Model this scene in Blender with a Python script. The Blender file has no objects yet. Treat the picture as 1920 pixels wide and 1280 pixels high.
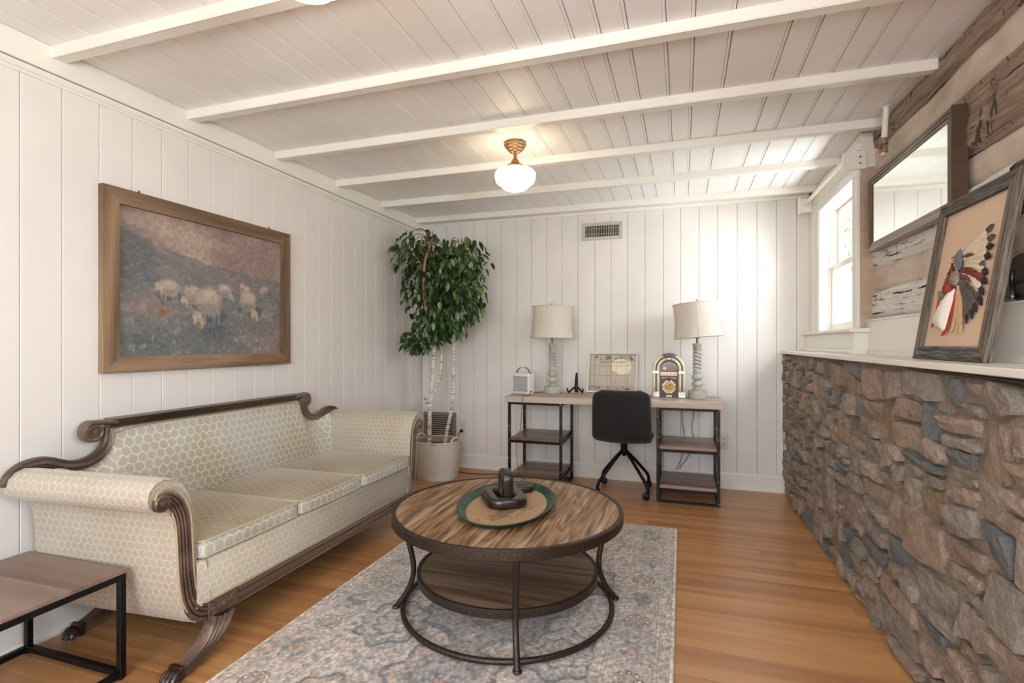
import bpy, math, random
import numpy as np
from mathutils import Vector, Matrix, noise
R=random.Random(7)
PI=math.pi
sc=bpy.context.scene
COL=sc.collection
# ---------------------------------------------------------------- camera
cd=bpy.data.cameras.new('camera'); cam=bpy.data.objects.new('camera',cd); COL.objects.link(cam)
cam.location=(0,0,1.2); cam.rotation_euler=(PI/2,0,math.radians(18.1))
cd.sensor_width=36; cd.lens=36*976/1920; cd.shift_y=3/1920; cd.clip_start=0.05
sc.camera=cam
# ---------------------------------------------------------------- world, lights, exposure
w=bpy.data.worlds.new('world'); sc.world=w; w.use_nodes=True
nt=w.node_tree; nt.nodes.clear()
out=nt.nodes.new('ShaderNodeOutputWorld'); bg=nt.nodes.new('ShaderNodeBackground')
sky=nt.nodes.new('ShaderNodeTexSky'); sky.sky_type='NISHITA'; sky.sun_elevation=math.radians(38); sky.sun_rotation=math.radians(250); sky.sun_disc=False
sky.dust_density=3.0; sky.air_density=1.0
mixw=nt.nodes.new('ShaderNodeMix'); mixw.data_type='RGBA'; mixw.inputs[0].default_value=0.75
nt.links.new(sky.outputs[0],mixw.inputs[6]); mixw.inputs[7].default_value=(0.95,0.98,1.0,1)
nt.links.new(mixw.outputs[2],bg.inputs[0]); bg.inputs[1].default_value=2.4
nt.links.new(bg.outputs[0],out.inputs[0])
def area(name,loc,target,sx,sy,power,col):
    l=bpy.data.lights.new(name,'AREA'); l.shape='RECTANGLE'; l.size=sx; l.size_y=sy; l.energy=power; l.color=col
    o=bpy.data.objects.new(name,l); COL.objects.link(o); o.location=loc
    o.rotation_euler=(Vector(target)-Vector(loc)).to_track_quat('-Z','Y').to_euler(); return o
area('window_daylight',(1.85,3.20,2.15),(0.4,3.98,1.6),1.0,0.85,66,(0.94,0.97,1.0))
area('rear_fill_light',(-0.4,-1.95,1.45),(-0.8,2.2,1.75),2.6,1.5,90,(0.92,0.96,1.0))  # unseen soft lamp added behind the camera as frontal fill
area('side_window_daylight',(1.55,0.05,1.45),(-1.3,1.3,1.9),1.2,0.9,150,(0.92,0.96,1.0))
area('ground_bounce_fill',(1.55,3.70,1.12),(0.1,3.5,2.4),0.9,0.5,55,(0.95,0.98,1.0))  # lamp added outside the window, aimed up to brighten the ceiling like ground bounce
sc.view_settings.view_transform='Standard'; sc.view_settings.look='None'; sc.view_settings.gamma=1; sc.view_settings.exposure=0.0
sc.view_settings.use_curve_mapping=False
sc.cycles.max_bounces=10; sc.cycles.diffuse_bounces=6; sc.cycles.glossy_bounces=4; sc.cycles.transmission_bounces=6; sc.cycles.transparent_max_bounces=10
sc.cycles.sample_clamp_indirect=6.0; sc.cycles.use_denoising=True; sc.cycles.caustics_reflective=False; sc.cycles.caustics_refractive=False
# ---------------------------------------------------------------- helpers
def lin(c):
    if isinstance(c,str): c=[int(c[i:i+2],16)/255 for i in (0,2,4)]
    return tuple(x/12.92 if x<=0.04045 else ((x+0.055)/1.055)**2.4 for x in c)
def L4(c): return (*lin(c),1)
class MB:
    """collects geometry in world coordinates"""
    def __init__(s): s.v=[]; s.f=[]; s.uv={}; s.mi=[]; s.m=0
    def add(s,vs,fs,uvs=None):
        b=len(s.v); s.v+= [tuple(p) for p in vs]
        for i,f in enumerate(fs):
            if uvs is not None: s.uv[len(s.f)]=uvs[i]
            s.f.append(tuple(b+k for k in f)); s.mi.append(s.m)
        return s
    def box(s,x0,x1,y0,y1,z0,z1,M=None):
        vs=[(x,y,z) for x in (x0,x1) for y in (y0,y1) for z in (z0,z1)]
        if M is not None: vs=[M@Vector(p) for p in vs]
        return s.add(vs,[(0,1,3,2),(4,6,7,5),(0,4,5,1),(2,3,7,6),(0,2,6,4),(1,5,7,3)])
    def cbox(s,x0,x1,y0,y1,z0,z1,c=0.003,M=None):
        c=min(c,(x1-x0)*.45,(y1-y0)*.45,(z1-z0)*.45)
        vs=[];ix={}
        for a,(X0,X1) in enumerate(((x0,x1),)):
            for i in (0,1):
                for j in (0,1):
                    for k in (0,1):
                        X=x1 if i else x0;Y=y1 if j else y0;Z=z1 if k else z0
                        dx=-c if i else c;dy=-c if j else c;dz=-c if k else c
                        ix[i,j,k,0]=len(vs);vs.append((X,Y+dy,Z+dz))
                        ix[i,j,k,1]=len(vs);vs.append((X+dx,Y,Z+dz))
                        ix[i,j,k,2]=len(vs);vs.append((X+dx,Y+dy,Z))
        fs=[]
        for i in (0,1):
            q=[ix[i,0,0,0],ix[i,0,1,0],ix[i,1,1,0],ix[i,1,0,0]]; fs.append(q if not i else q[::-1])
            q=[ix[0,i,0,1],ix[1,i,0,1],ix[1,i,1,1],ix[0,i,1,1]]; fs.append(q if not i else q[::-1])
            q=[ix[0,0,i,2],ix[0,1,i,2],ix[1,1,i,2],ix[1,0,i,2]]; fs.append(q if not i else q[::-1])
        for i in (0,1):
            for j in (0,1):
                fs.append([ix[i,j,0,0],ix[i,j,1,0],ix[i,j,1,1],ix[i,j,0,1]])
                fs.append([ix[i,0,j,0],ix[i,1,j,0],ix[i,1,j,2],ix[i,0,j,2]])
                fs.append([ix[0,i,j,1],ix[1,i,j,1],ix[1,i,j,2],ix[0,i,j,2]])
                for k in (0,1): fs.append([ix[i,j,k,0],ix[i,j,k,1],ix[i,j,k,2]])
        if M is not None: vs=[M@Vector(p) for p in vs]
        return s.add(vs,fs)
    def extrude(s,prof,fn,a0,a1,closed=True,n=1,cap=True,u0=0):
        """prof: list of 2D points; fn(p,q,a)->3D"""
        m=len(prof); vs=[]
        for k in range(n+1):
            a=a0+(a1-a0)*k/n
            vs+= [fn(p,q,a) for p,q in prof]
        fs=[];uv=[];L=[0]
        for i in range(m): 
            p=prof[i];q=prof[(i+1)%m]; L.append(L[-1]+math.hypot(p[0]-q[0],p[1]-q[1]))
        for k in range(n):
            A=a0+(a1-a0)*k/n;B=a0+(a1-a0)*(k+1)/n
            for i in range(m if closed else m-1):
                j=(i+1)%m
                fs.append((k*m+i,k*m+j,(k+1)*m+j,(k+1)*m+i)); uv.append(((A,L[i]),(A,L[i+1]),(B,L[i+1]),(B,L[i])))
        if cap and closed:
            fs.append(tuple(range(m))[::-1]); uv.append([prof[i] for i in range(m)][::-1])
            fs.append(tuple(n*m+i for i in range(m))); uv.append([prof[i] for i in range(m)])
        return s.add(vs,fs,uv)
    def tube(s,path,rad,seg=8,closed=False,cap=True,up=None,prof=None,roll=0):
        """sweep a circle (or 2D profile) along a 3D path, parallel transport"""
        P=[Vector(p) for p in path]; n=len(P)
        rads=rad if hasattr(rad,'__len__') else [rad]*n
        T=[]
        for i in range(n):
            a=P[(i-1)%n] if (closed or i>0) else P[i]; b=P[(i+1)%n] if (closed or i<n-1) else P[i]
            t=(b-a); T.append(t.normalized() if t.length>1e-9 else Vector((0,0,1)))
        if up is None:
            N=T[0].orthogonal().normalized()
            Ns=[N]
            for i in range(1,n):
                N=Ns[-1]-T[i]*Ns[-1].dot(T[i]); Ns.append(N.normalized())
        else:
            U=Vector(up); Ns=[(U-t*U.dot(t)).normalized() for t in T]
        if prof is None: prof=[(math.cos(2*PI*k/seg+roll),math.sin(2*PI*k/seg+roll)) for k in range(seg)]
        m=len(prof); vs=[];uvs=[];fs=[];S=[0]
        for i in range(1,n): S.append(S[-1]+(P[i]-P[i-1]).length)
        for i in range(n):
            Bn=T[i].cross(Ns[i])
            for p,q in prof: vs.append(P[i]+Ns[i]*p*rads[i]+Bn*q*rads[i])
        for i in range(n if closed else n-1):
            j=(i+1)%n
            for k in range(m):
                l=(k+1)%m
                fs.append((i*m+k,i*m+l,j*m+l,j*m+k)); s1=S[i+1] if i+1<n else S[i]
                c=2*PI*rads[i]/m
                uvs.append(((S[i],k*c),(S[i],(k+1)*c),(s1,(k+1)*c),(s1,k*c)))
        if cap and not closed:
            fs.append(tuple(range(m))[::-1]); uvs.append([prof[k] for k in range(m)][::-1])
            fs.append(tuple((n-1)*m+k for k in range(m))); uvs.append([prof[k] for k in range(m)])
        return s.add(vs,fs,uvs)
    def lathe(s,prof,c=(0,0,0),seg=32,M=None,cap=True,fr=None):
        """prof [(r,z)], around z; fr(theta,z,r)->r"""
        vs=[];m=seg
        for r,z in prof:
            for k in range(m):
                a=2*PI*k/m; rr=fr(a,z,r) if fr else r
                p=Vector((rr*math.cos(a),rr*math.sin(a),z)); 
                if M is not None: p=M@p
                vs.append((p[0]+c[0],p[1]+c[1],p[2]+c[2]))
        fs=[]
        for i in range(len(prof)-1):
            for k in range(m):
                l=(k+1)%m; fs.append((i*m+k,i*m+l,(i+1)*m+l,(i+1)*m+k))
        if cap:
            if prof[0][0]>1e-6: fs.append(tuple(range(m))[::-1])
            if prof[-1][0]>1e-6: fs.append(tuple((len(prof)-1)*m+k for k in range(m)))
        return s.add(vs,fs)
    def rbox(s,x0,x1,y0,y1,z0,z1,r=0.02,n=10,bulge=(0,0,0),M=None):
        """rounded box with puffed faces"""
        c=Vector(((x0+x1)/2,(y0+y1)/2,(z0+z1)/2)); h=Vector(((x1-x0)/2,(y1-y0)/2,(z1-z0)/2)); r=min(r,min(h))
        key={};vs=[];fs=[]
        def pt(a,b,d):
            k=(round(a,5),round(b,5),round(d,5))
            if k in key: return key[k]
            p=Vector((a*h.x,b*h.y,d*h.z)); q=Vector([max(-(h[i]-r),min(h[i]-r,p[i])) for i in range(3)])
            e=p-q
            if e.length>1e-9: p=q+e.normalized()*r
            A,B,D=a,b,d
            p.x+=bulge[0]*A*(1-B*B)*(1-D*D); p.y+=bulge[1]*B*(1-A*A)*(1-D*D); p.z+=bulge[2]*D*(1-A*A)*(1-B*B)
            p=p+c
            if M is not None: p=M@p
            key[k]=len(vs); vs.append(p); return key[k]
        g=[]
        for i in range(n+1):
            t=-1+2*i/n; g.append(math.copysign(abs(t)**0.8,t))
        for ax in range(3):
            for sg in (-1,1):
                for i in range(n):
                    for j in range(n):
                        q=[]
                        for a,b in ((i,j),(i+1,j),(i+1,j+1),(i,j+1)):
                            co=[0,0,0]; co[ax]=sg; co[(ax+1)%3]=g[a]; co[(ax+2)%3]=g[b]; q.append(pt(*co))
                        fs.append(q if sg>0 else q[::-1])
        return s.add(vs,fs)
    def build(s,name,mat,parent=None,smooth=False,origin=None,cubeuv=False,auto=None,local=False):
        if origin is None:
            origin=Vector((0,0,0)) if local else (rootloc(parent) if parent is not None else Vector((0,0,0)))
        else: origin=Vector(origin)
        me=bpy.data.meshes.new(name)
        me.from_pydata([(p[0]-origin[0],p[1]-origin[1],p[2]-origin[2]) for p in s.v],[],s.f)
        if s.uv or cubeuv:
            ul=me.uv_layers.new(name='UVMap'); co=s.v
            data=np.zeros(len(me.loops)*2,dtype=np.float32); li=0
            for fi,f in enumerate(s.f):
                u=s.uv.get(fi)
                if u is None:
                    a,b,c=[Vector(co[k]) for k in f[:3]]; nrm=(b-a).cross(c-a); ax=max(range(3),key=lambda q:abs(nrm[q]))
                    u=[((co[k][1],co[k][2]) if ax==0 else (co[k][0],co[k][2]) if ax==1 else (co[k][1],co[k][0])) for k in f]
                for p in u: data[li]=p[0];data[li+1]=p[1];li+=2
            ul.data.foreach_set('uv',data)
        mats=mat if isinstance(mat,(list,tuple)) else [mat]
        for m_ in mats: me.materials.append(m_)
        if len(mats)>1: me.polygons.foreach_set('material_index',s.mi)
        if smooth: me.polygons.foreach_set('use_smooth',[True]*len(me.polygons))
        me.update(); me.validate()
        if auto is not None: 
            try: me.set_sharp_from_angle(angle=math.radians(auto))
            except Exception: pass
        o=bpy.data.objects.new(name,me); COL.objects.link(o)
        if parent is not None: o.parent=parent
        else: o.location=origin
        return o
def rootloc(o):
    while o.parent is not None: o=o.parent
    return Vector(o.location)
def tag(o,label,cat,group=None):
    o['label']=label; o['category']=cat
    if group: o['group']=group
    return o
def thing(name,label,cat,loc=(0,0,0),rot=(0,0,0),group=None):
    o=bpy.data.objects.new(name,None); COL.objects.link(o); o.location=loc; o.rotation_euler=rot; o.empty_display_size=0.05
    return tag(o,label,cat,group)
def struct(o): o['kind']='structure'; return o
def sroot(name,loc=(0,0,0)):
    o=bpy.data.objects.new(name,None); COL.objects.link(o); o.location=loc; return struct(o)
def bez(P,n=8):
    """Catmull-Rom through points"""
    P=[Vector(p) for p in P]; Q=[P[0]*2-P[1]]+P+[P[-1]*2-P[-2]]; o=[]
    for i in range(1,len(Q)-2):
        a,b,c,d=Q[i-1],Q[i],Q[i+1],Q[i+2]
        for k in range(n):
            t=k/n; o.append(0.5*((2*b)+(c-a)*t+(2*a-5*b+4*c-d)*t*t+(3*b-a-3*c+d)*t**3))
    o.append(P[-1]); return o
# ---------------------------------------------------------------- materials
class NT:
    def __init__(s,name):
        s.m=bpy.data.materials.new(name); s.m.use_nodes=True; s.t=s.m.node_tree; s.t.nodes.clear()
        s.out=s.n('ShaderNodeOutputMaterial'); s.b=s.n('ShaderNodeBsdfPrincipled'); s.l(s.b.outputs[0],s.out.inputs[0])
    def n(s,typ,**kw):
        x=s.t.nodes.new(typ)
        for k,v in kw.items():
            setattr(x,k,v)
        return x
    def l(s,a,b): s.t.links.new(a,b)
    def set(s,node,**kw):
        for k,v in kw.items():
            k=k.replace('_',' ')
            if hasattr(v,'is_output') or isinstance(v,bpy.types.NodeSocket): s.l(v,node.inputs[k])
            else: node.inputs[k].default_value=v
        return node
    def math(s,op,a,b=None,c=None,clamp=False):
        x=s.n('ShaderNodeMath',operation=op); x.use_clamp=clamp
        for i,v in enumerate((a,b,c)):
            if v is None: continue
            if isinstance(v,bpy.types.NodeSocket): s.l(v,x.inputs[i])
            else: x.inputs[i].default_value=v
        return x.outputs[0]
    def mix(s,f,a,b,mode='MIX'):
        x=s.n('ShaderNodeMix',data_type='RGBA',blend_type=mode)
        for i,v in ((0,f),(6,a),(7,b)):
            if isinstance(v,bpy.types.NodeSocket): s.l(v,x.inputs[i])
            else: x.inputs[i].default_value=v if i==0 else (v if len(v)==4 else (*v,1))
        return x.outputs[2]
    def pos(s,scale=(1,1,1),rnd=True,kind='world'):
        if kind=='world': o=s.n('ShaderNodeNewGeometry').outputs['Position']
        elif kind=='uv': o=s.n('ShaderNodeUVMap').outputs[0]
        else: o=s.n('ShaderNodeTexCoord').outputs['Object']
        if rnd:
            r=s.n('ShaderNodeObjectInfo').outputs['Random']; v=s.n('ShaderNodeVectorMath',operation='SCALE'); v.inputs[0].default_value=(37.3,19.1,53.7); s.l(r,v.inputs[3])
            a=s.n('ShaderNodeVectorMath',operation='ADD'); s.l(o,a.inputs[0]); s.l(v.outputs[0],a.inputs[1]); o=a.outputs[0]
        m=s.n('ShaderNodeMapping'); m.inputs['Scale'].default_value=scale; s.l(o,m.inputs[0]); return m.outputs[0]
    def noise(s,v,scale=5,detail=4,rough=0.5,dist=0.0,fac=True):
        x=s.n('ShaderNodeTexNoise'); s.l(v,x.inputs['Vector']); x.inputs['Scale'].default_value=scale; x.inputs['Detail'].default_value=detail; x.inputs['Roughness'].default_value=rough; x.inputs['Distortion'].default_value=dist
        return x.outputs['Fac' if fac else 'Color']
    def ramp(s,f,stops):
        x=s.n('ShaderNodeValToRGB'); e=x.color_ramp.elements
        e[0].position=stops[0][0]; e[0].color=stops[0][1]; e[1].position=stops[-1][0]; e[1].color=stops[-1][1]
        for p,c in stops[1:-1]:
            q=e.new(p); q.color=c
        s.l(f,x.inputs[0]); return x.outputs[0]
    def bump(s,h,strength=0.3,dist=0.01):
        x=s.n('ShaderNodeBump'); x.inputs['Strength'].default_value=strength; x.inputs['Distance'].default_value=dist
        s.l(h,x.inputs['Height']); s.l(x.outputs[0],s.b.inputs['Normal']); return x
    def col(s,c):
        if isinstance(c,bpy.types.NodeSocket): s.l(c,s.b.inputs['Base Color'])
        else: s.b.inputs['Base Color'].default_value=L4(c)
    def p(s,**kw):
        for k,v in kw.items():
            k=k.replace('_',' ')
            if isinstance(v,bpy.types.NodeSocket): s.l(v,s.b.inputs[k])
            else: s.b.inputs[k].default_value=v
        return s
def simple(name,c,rough=0.5,metal=0.0,var=0.06,scale=30,bump=0.0,kind='world',**kw):
    t=NT(name); v=t.pos(kind=kind); f=t.noise(v,scale,4)
    a=tuple(x*(1-var) for x in lin(c)); b=tuple(min(1,x*(1+var)) for x in lin(c))
    t.col(t.ramp(f,[(0.3,(*a,1)),(0.7,(*b,1))])); t.p(Roughness=rough,Metallic=metal,**kw)
    if bump: t.bump(f,bump,0.004)
    return t.m
def wood(name,c0,c1,c2,axis=0,fine=60,ring=9,rough=0.45,bump=0.15,rnd=True,stretch=0.06,tint=0.25,coat=0.0,kind='world',wash=None,fk=0.62):
    """procedural wood: rings stretched along an axis, fine pores, per-piece tint"""
    t=NT(name); sc_=[1,1,1]; sc_[axis]=stretch
    v=t.pos(tuple(sc_),rnd,kind)
    big=t.noise(v,ring*0.35,3,0.5,0.4)
    rings=t.math('FRACT',t.math('MULTIPLY',big,ring))
    rings=t.math('ABSOLUTE',t.math('SUBTRACT',rings,0.5))
    sf=[1,1,1]; sf[axis]=0.03; v2=t.pos(tuple(sf),rnd,kind)
    fin=t.noise(v2,fine*2,5,0.65)
    f=t.math('ADD',t.math('MULTIPLY',rings,0.9),t.math('MULTIPLY',fin,fk))
    c=t.ramp(f,[(0.22,L4(c0)),(0.5,L4(c1)),(0.85,L4(c2))])
    if rnd:
        r=t.n('ShaderNodeObjectInfo').outputs['Random']
        k=t.math('ADD',t.math('MULTIPLY',r,tint),1-tint*0.55)
        cc=t.n('ShaderNodeCombineColor'); [t.l(k,cc.inputs[i]) for i in range(3)]
        c=t.mix(1.0,c,cc.outputs[0],'MULTIPLY')
    if wash:
        sw=[1,1,1]; sw[axis]=0.12; wv=t.noise(t.pos(tuple(sw),rnd,kind),26,3,0.6); wf=t.math('MULTIPLY',t.ramp(wv,[(0.50,(0,0,0,1)),(0.66,(1,1,1,1))]),t.math('MULTIPLY',fin,0.9))
        c=t.mix(wf,c,L4(wash))
    t.col(c); t.p(Roughness=rough,Coat_Weight=coat,Coat_Roughness=0.25)
    t.bump(fin,bump,0.003); return t.m
def grid_picture(name,fn,nx,ny,place,mat,parent=None,thick=0.0,origin=None,local=False):
    """flat print as a fine colour grid; fn(U,V)->rgb sRGB array; place(u,v)->3D"""
    U,V=np.meshgrid(np.linspace(0,1,nx+1),np.linspace(0,1,ny+1)); C=np.clip(fn(U,V),0,1)
    C=np.where(C<=0.04045,C/12.92,((C+0.055)/1.055)**2.4)
    P=place(U,V).reshape(-1,3)
    org=np.array(rootloc(parent) if (parent is not None and not local) else (0,0,0)) if origin is None else np.array(origin)
    idx=np.arange((nx+1)*(ny+1)).reshape(ny+1,nx+1)
    F=np.stack([idx[:-1,:-1],idx[:-1,1:],idx[1:,1:],idx[1:,:-1]],-1).reshape(-1,4)
    me=bpy.data.meshes.new(name); me.vertices.add(len(P)); me.vertices.foreach_set('co',(P-org).astype(np.float32).ravel())
    me.loops.add(F.size); me.loops.foreach_set('vertex_index',F.ravel().astype(np.int32))
    me.polygons.add(len(F)); me.polygons.foreach_set('loop_start',np.arange(0,F.size,4,dtype=np.int32)); 
    me.update(calc_edges=True)
    a=me.color_attributes.new('print','FLOAT_COLOR','POINT'); a.data.foreach_set('color',np.concatenate([C.reshape(-1,3),np.ones((len(P),1))],1).astype(np.float32).ravel())
    me.materials.append(mat); o=bpy.data.objects.new(name,me); COL.objects.link(o)
    if parent is not None: o.parent=parent
    else: o.location=org
    return o
def print_mat(name,rough=0.6,fine=200,bump=0.2,amt=0.12,**kw):
    t=NT(name); a=t.n('ShaderNodeAttribute'); a.attribute_name='print'
    f=t.noise(t.pos((1,1,1),False),fine,3,0.7); k=t.math('ADD',t.math('MULTIPLY',f,amt*2),1-amt)
    cc=t.n('ShaderNodeCombineColor'); [t.l(k,cc.inputs[i]) for i in range(3)]
    t.col(t.mix(1.0,a.outputs['Color'],cc.outputs[0],'MULTIPLY')); t.p(Roughness=rough,**kw); t.bump(f,bump,0.002); return t.m
rng=np.random.RandomState(5)
def vnoise(U,V,fx,fy,octv=4,seed=0):
    r=np.random.RandomState(seed); tot=0; amp=1; s=0
    for o in range(octv):
        gx,gy=int(fx*2**o)+2,int(fy*2**o)+2; g=r.rand(gy+1,gx+1)
        x=U*(gx-1);y=V*(gy-1); i=np.clip(x.astype(int),0,gx-1); j=np.clip(y.astype(int),0,gy-1); a=x-i;b=y-j; a=a*a*(3-2*a);b=b*b*(3-2*b)
        s=s+amp*(g[j,i]*(1-a)*(1-b)+g[j,i+1]*a*(1-b)+g[j+1,i]*(1-a)*b+g[j+1,i+1]*a*b); tot+=amp; amp*=0.55
    return s/tot
def paintover(C,mask,col): 
    m=np.clip(mask,0,1)[...,None]; return C*(1-m)+np.array(col)*m
def rgb(h): return np.array([int(h[i:i+2],16)/255 for i in (0,2,4)])
# ================================================================ MATERIALS
def paint_mat(name,c,rough=0.45,rib=True):
    t=NT(name); v=t.pos((1,1,1),False); f=t.noise(v,3.5,3); g=t.noise(t.pos((40,40,1.5),False),12,4,0.6)
    a=lin(c); b=tuple(x*0.94 for x in a)
    t.col(t.ramp(f,[(0.3,(*b,1)),(0.7,(*a,1))])); t.p(Roughness=rough)
    t.bump(g,0.05,0.003); return t.m
M_white=paint_mat('painted_white_boards','E2DDD8')
M_ceil=paint_mat('painted_white_ceiling','F0EEEC')
M_trim=paint_mat('painted_white_trim','E8E4DC',0.35)
M_gap=simple('dark_board_gap','8d8378',0.9)
M_floorw=wood('honey_floor_wood','9a673f','b58053','c6945f',axis=0,ring=7,fine=120,rough=0.36,bump=0.05,stretch=0.06,tint=0.18,coat=0.2,fk=0.75)
M_under=simple('dark_underfloor','2a1a10',0.9)
M_reclaim=wood('reclaimed_frame_wood','54402f','7b614a','9a8065',axis=1,ring=8,fine=110,rough=0.75,bump=0.5,tint=0.15)
M_reclaimz=wood('reclaimed_frame_wood_upright','54402f','7b614a','9a8065',axis=2,ring=8,fine=110,rough=0.75,bump=0.5,tint=0.15)
M_mahog=wood('aged_walnut_frame','35271f','5b473a','7b6454',axis=1,ring=6,fine=60,rough=0.36,bump=0.08,rnd=False,coat=0.35,tint=0)
M_tabletop=wood('whitewashed_pine_boards','49301d','7f5b3b','a5825c',axis=1,ring=17,fine=50,rough=0.42,bump=0.12,stretch=0.09,tint=0.3,coat=0.15,wash='C9B79D')
M_shelfw=wood('brown_pine_shelf_boards','4a382a','6e5642','8f7962',axis=0,ring=8,fine=50,rough=0.5,bump=0.12,stretch=0.08,tint=0.25)
M_desk=wood('pale_desk_wood','86705f','ab9888','c8b9aa',axis=0,ring=6,fine=60,rough=0.5,bump=0.1,tint=0.1)
M_deskshelf=wood('worn_shelf_wood','4c362a','7a5d4b','a58c78',axis=0,ring=7,fine=50,rough=0.38,bump=0.12,tint=0.15,coat=0.2)
M_sidetop=wood('brown_side_table_wood','5f4c41','7a6659','8f7d70',axis=0,ring=5,fine=80,rough=0.45,bump=0.1,tint=0.1)
M_tanwood=simple('bare_tan_casing_wood','B39B87',0.7,0,0.12,20)
M_black=simple('black_powder_coat','17161a',0.42,0.6,0.2)
def worn_black():
    t=NT('chipped_black_steel'); f=t.noise(t.pos(),45,3,0.6); t.col(t.ramp(f,[(0.60,L4('191614')),(0.66,L4('8f857b'))])); t.p(Roughness=0.4,Metallic=0.4); return t.m
M_wblack=worn_black()
def hammered():
    t=NT('hammered_pewter_steel'); f=t.noise(t.pos((1,1,1)),160,4,0.75,2.0); g=t.noise(t.pos(),9,3)
    c=t.ramp(f,[(0.35,L4('2b2420')),(0.55,L4('51463d')),(0.72,L4('8b8076'))]); t.col(t.mix(t.math('MULTIPLY',g,0.5),c,L4('2a211b')))
    t.p(Roughness=0.42,Metallic=0.75); t.bump(f,0.25,0.002); return t.m
M_pewter=hammered()
def damask(name,ground,line,cell=0.045,worn=None,wornamt=0.0):
    """lobed trellis brocade on UVs"""
    t=NT(name); v=t.pos((1,1,1),False,'uv'); sx=t.n('ShaderNodeSeparateXYZ'); t.l(v,sx.inputs[0])
    k=2*PI/cell
    def s_(x,f,ph=0): return t.math('SINE',t.math('ADD',t.math('MULTIPLY',x,f),ph))
    X,Y=sx.outputs[0],sx.outputs[1]
    wn=t.noise(t.pos((1,1,1),False,'uv'),2.2/cell,2,0.5); wo=t.math('MULTIPLY',t.math('SUBTRACT',wn,0.5),cell*0.35)
    a=t.math('DIVIDE',t.math('ADD',X,wo),cell); b=t.math('DIVIDE',t.math('SUBTRACT',Y,wo),cell); S3=math.sqrt(3)
    def cellc(o):
        u=t.math('SUBTRACT',t.math('FLOORED_MODULO',t.math('ADD',a,o*.5+50),1.0),0.5); v_=t.math('SUBTRACT',t.math('FLOORED_MODULO',t.math('ADD',b,o*S3/2+50*S3),S3),S3/2)
        u=t.math('ABSOLUTE',u); v_=t.math('ABSOLUTE',v_); r2=t.math('ADD',t.math('MULTIPLY',u,u),t.math('MULTIPLY',v_,v_))
        hx=t.math('MAXIMUM',u,t.math('ADD',t.math('MULTIPLY',u,.5),t.math('MULTIPLY',v_,.866)))
        return hx,r2
    (h1,r1_),(h2,r2_)=cellc(0),cellc(1)
    hd=t.math('MINIMUM',h1,h2); rd=t.math('SQRT',t.math('MINIMUM',r1_,r2_))
    e=t.math('SUBTRACT',0.5,t.math('ADD',t.math('MULTIPLY',hd,0.72),t.math('MULTIPLY',rd,0.28)))
    cr=t.math('SUBTRACT',1.0,t.math('MULTIPLY',t.math('ABSOLUTE',t.math('SUBTRACT',e,0.02)),16.0),clamp=True)
    micro=t.noise(t.pos((1,1,1),False,'uv'),900,2,0.6); patch=t.noise(t.pos((1,1,1),False),5,3)
    cur=t.noise(t.pos((1,1,1),False,'uv'),120,3,0.6,3.0)
    g=t.mix(t.math('MULTIPLY',micro,0.5),L4(ground),tuple(x*0.75 for x in lin(ground)))
    if worn: g=t.mix(t.ramp(patch,[(0.4,(0,0,0,1)),(0.65,(wornamt,)*3+(1,))]),g,L4(worn))
    t.col(t.mix(t.math('MULTIPLY',cr,0.8),g,L4(line)))
    t.p(Roughness=0.62,Sheen_Weight=0.35,Sheen_Roughness=0.35)
    t.l(t.math('SUBTRACT',0.62,t.math('MULTIPLY',cr,0.22)),t.b.inputs['Roughness'])
    t.bump(t.math('ADD',t.math('MULTIPLY',cr,0.7),t.math('MULTIPLY',cur,0.6)),0.4,0.0025); return t.m
M_damask=damask('cream_trellis_brocade','BDB8AB','E6E2D8',0.044,'A8977A',0.55)
M_damask2=damask('cream_brocade_small','B7AD9C','CEC5B6',0.032,'A59580',0.5)
M_velvet=damask('gold_seat_brocade_sheen_tone','A4967D','AC9E86',0.04,'93805F',0.7)  # sheen difference on cushion tops put into a browner colour, with random wear patches
M_piping=simple('sage_cord_piping','BDB9A0',0.8,bump=0.3,scale=300)
M_gimp=simple('gold_gimp_braid','B5A080',0.8,bump=0.6,scale=400)
M_green=simple('antique_green_tray_enamel','2d4a3c',0.35,0.2,0.45,14)
M_darkwood=wood('dark_carved_wood','130a08','22140f','352118',axis=0,ring=4,fine=60,rough=0.32,bump=0.1,rnd=False,coat=0.35,tint=0)
M_leaf=[simple('ficus_leaf_green_%d'%i,c,0.38,0,0.25,9,Coat_Weight=0.15) for i,c in enumerate(('263f1b','35571f','1f3117','4a7029'))]
for m_ in M_leaf:
    b_=m_.node_tree.nodes.get('Principled BSDF') or [n for n in m_.node_tree.nodes if n.type=='BSDF_PRINCIPLED'][0]
    b_.inputs['Subsurface Weight'].default_value=0.0
def birch():
    t=NT('birch_bark'); v=t.pos((1,1,9),False); f=t.noise(v,9,4,0.6); g=t.noise(t.pos((1,1,1),False),14,3)
    c=t.ramp(f,[(0.34,L4('3a2c24')),(0.40,L4('b9aa98')),(0.55,L4('e4dccf'))]); c=t.mix(t.ramp(g,[(0.52,(0,0,0,1)),(0.7,(0.6,0.6,0.6,1))]),c,L4('8a5d43')); sz=t.n('ShaderNodeSeparateXYZ'); t.l(t.n('ShaderNodeNewGeometry').outputs['Position'],sz.inputs[0]); t.col(t.mix(t.math('MULTIPLY',t.math('MULTIPLY_ADD',sz.outputs[2],4.0,-5.2,clamp=True),0.8),c,L4('7d4a33'))); t.p(Roughness=0.8); t.bump(f,0.5,0.004); return t.m
M_birch=birch(); M_branch=simple('brown_twig_bark','6b4a35',0.8)
M_soil=simple('dried_moss','5a4632',0.95,0,0.4,60,0.8)
M_lampbase=simple('chalky_sage_lamp_paint','ACABA0',0.75,0,0.16,25,0.3)
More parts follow.
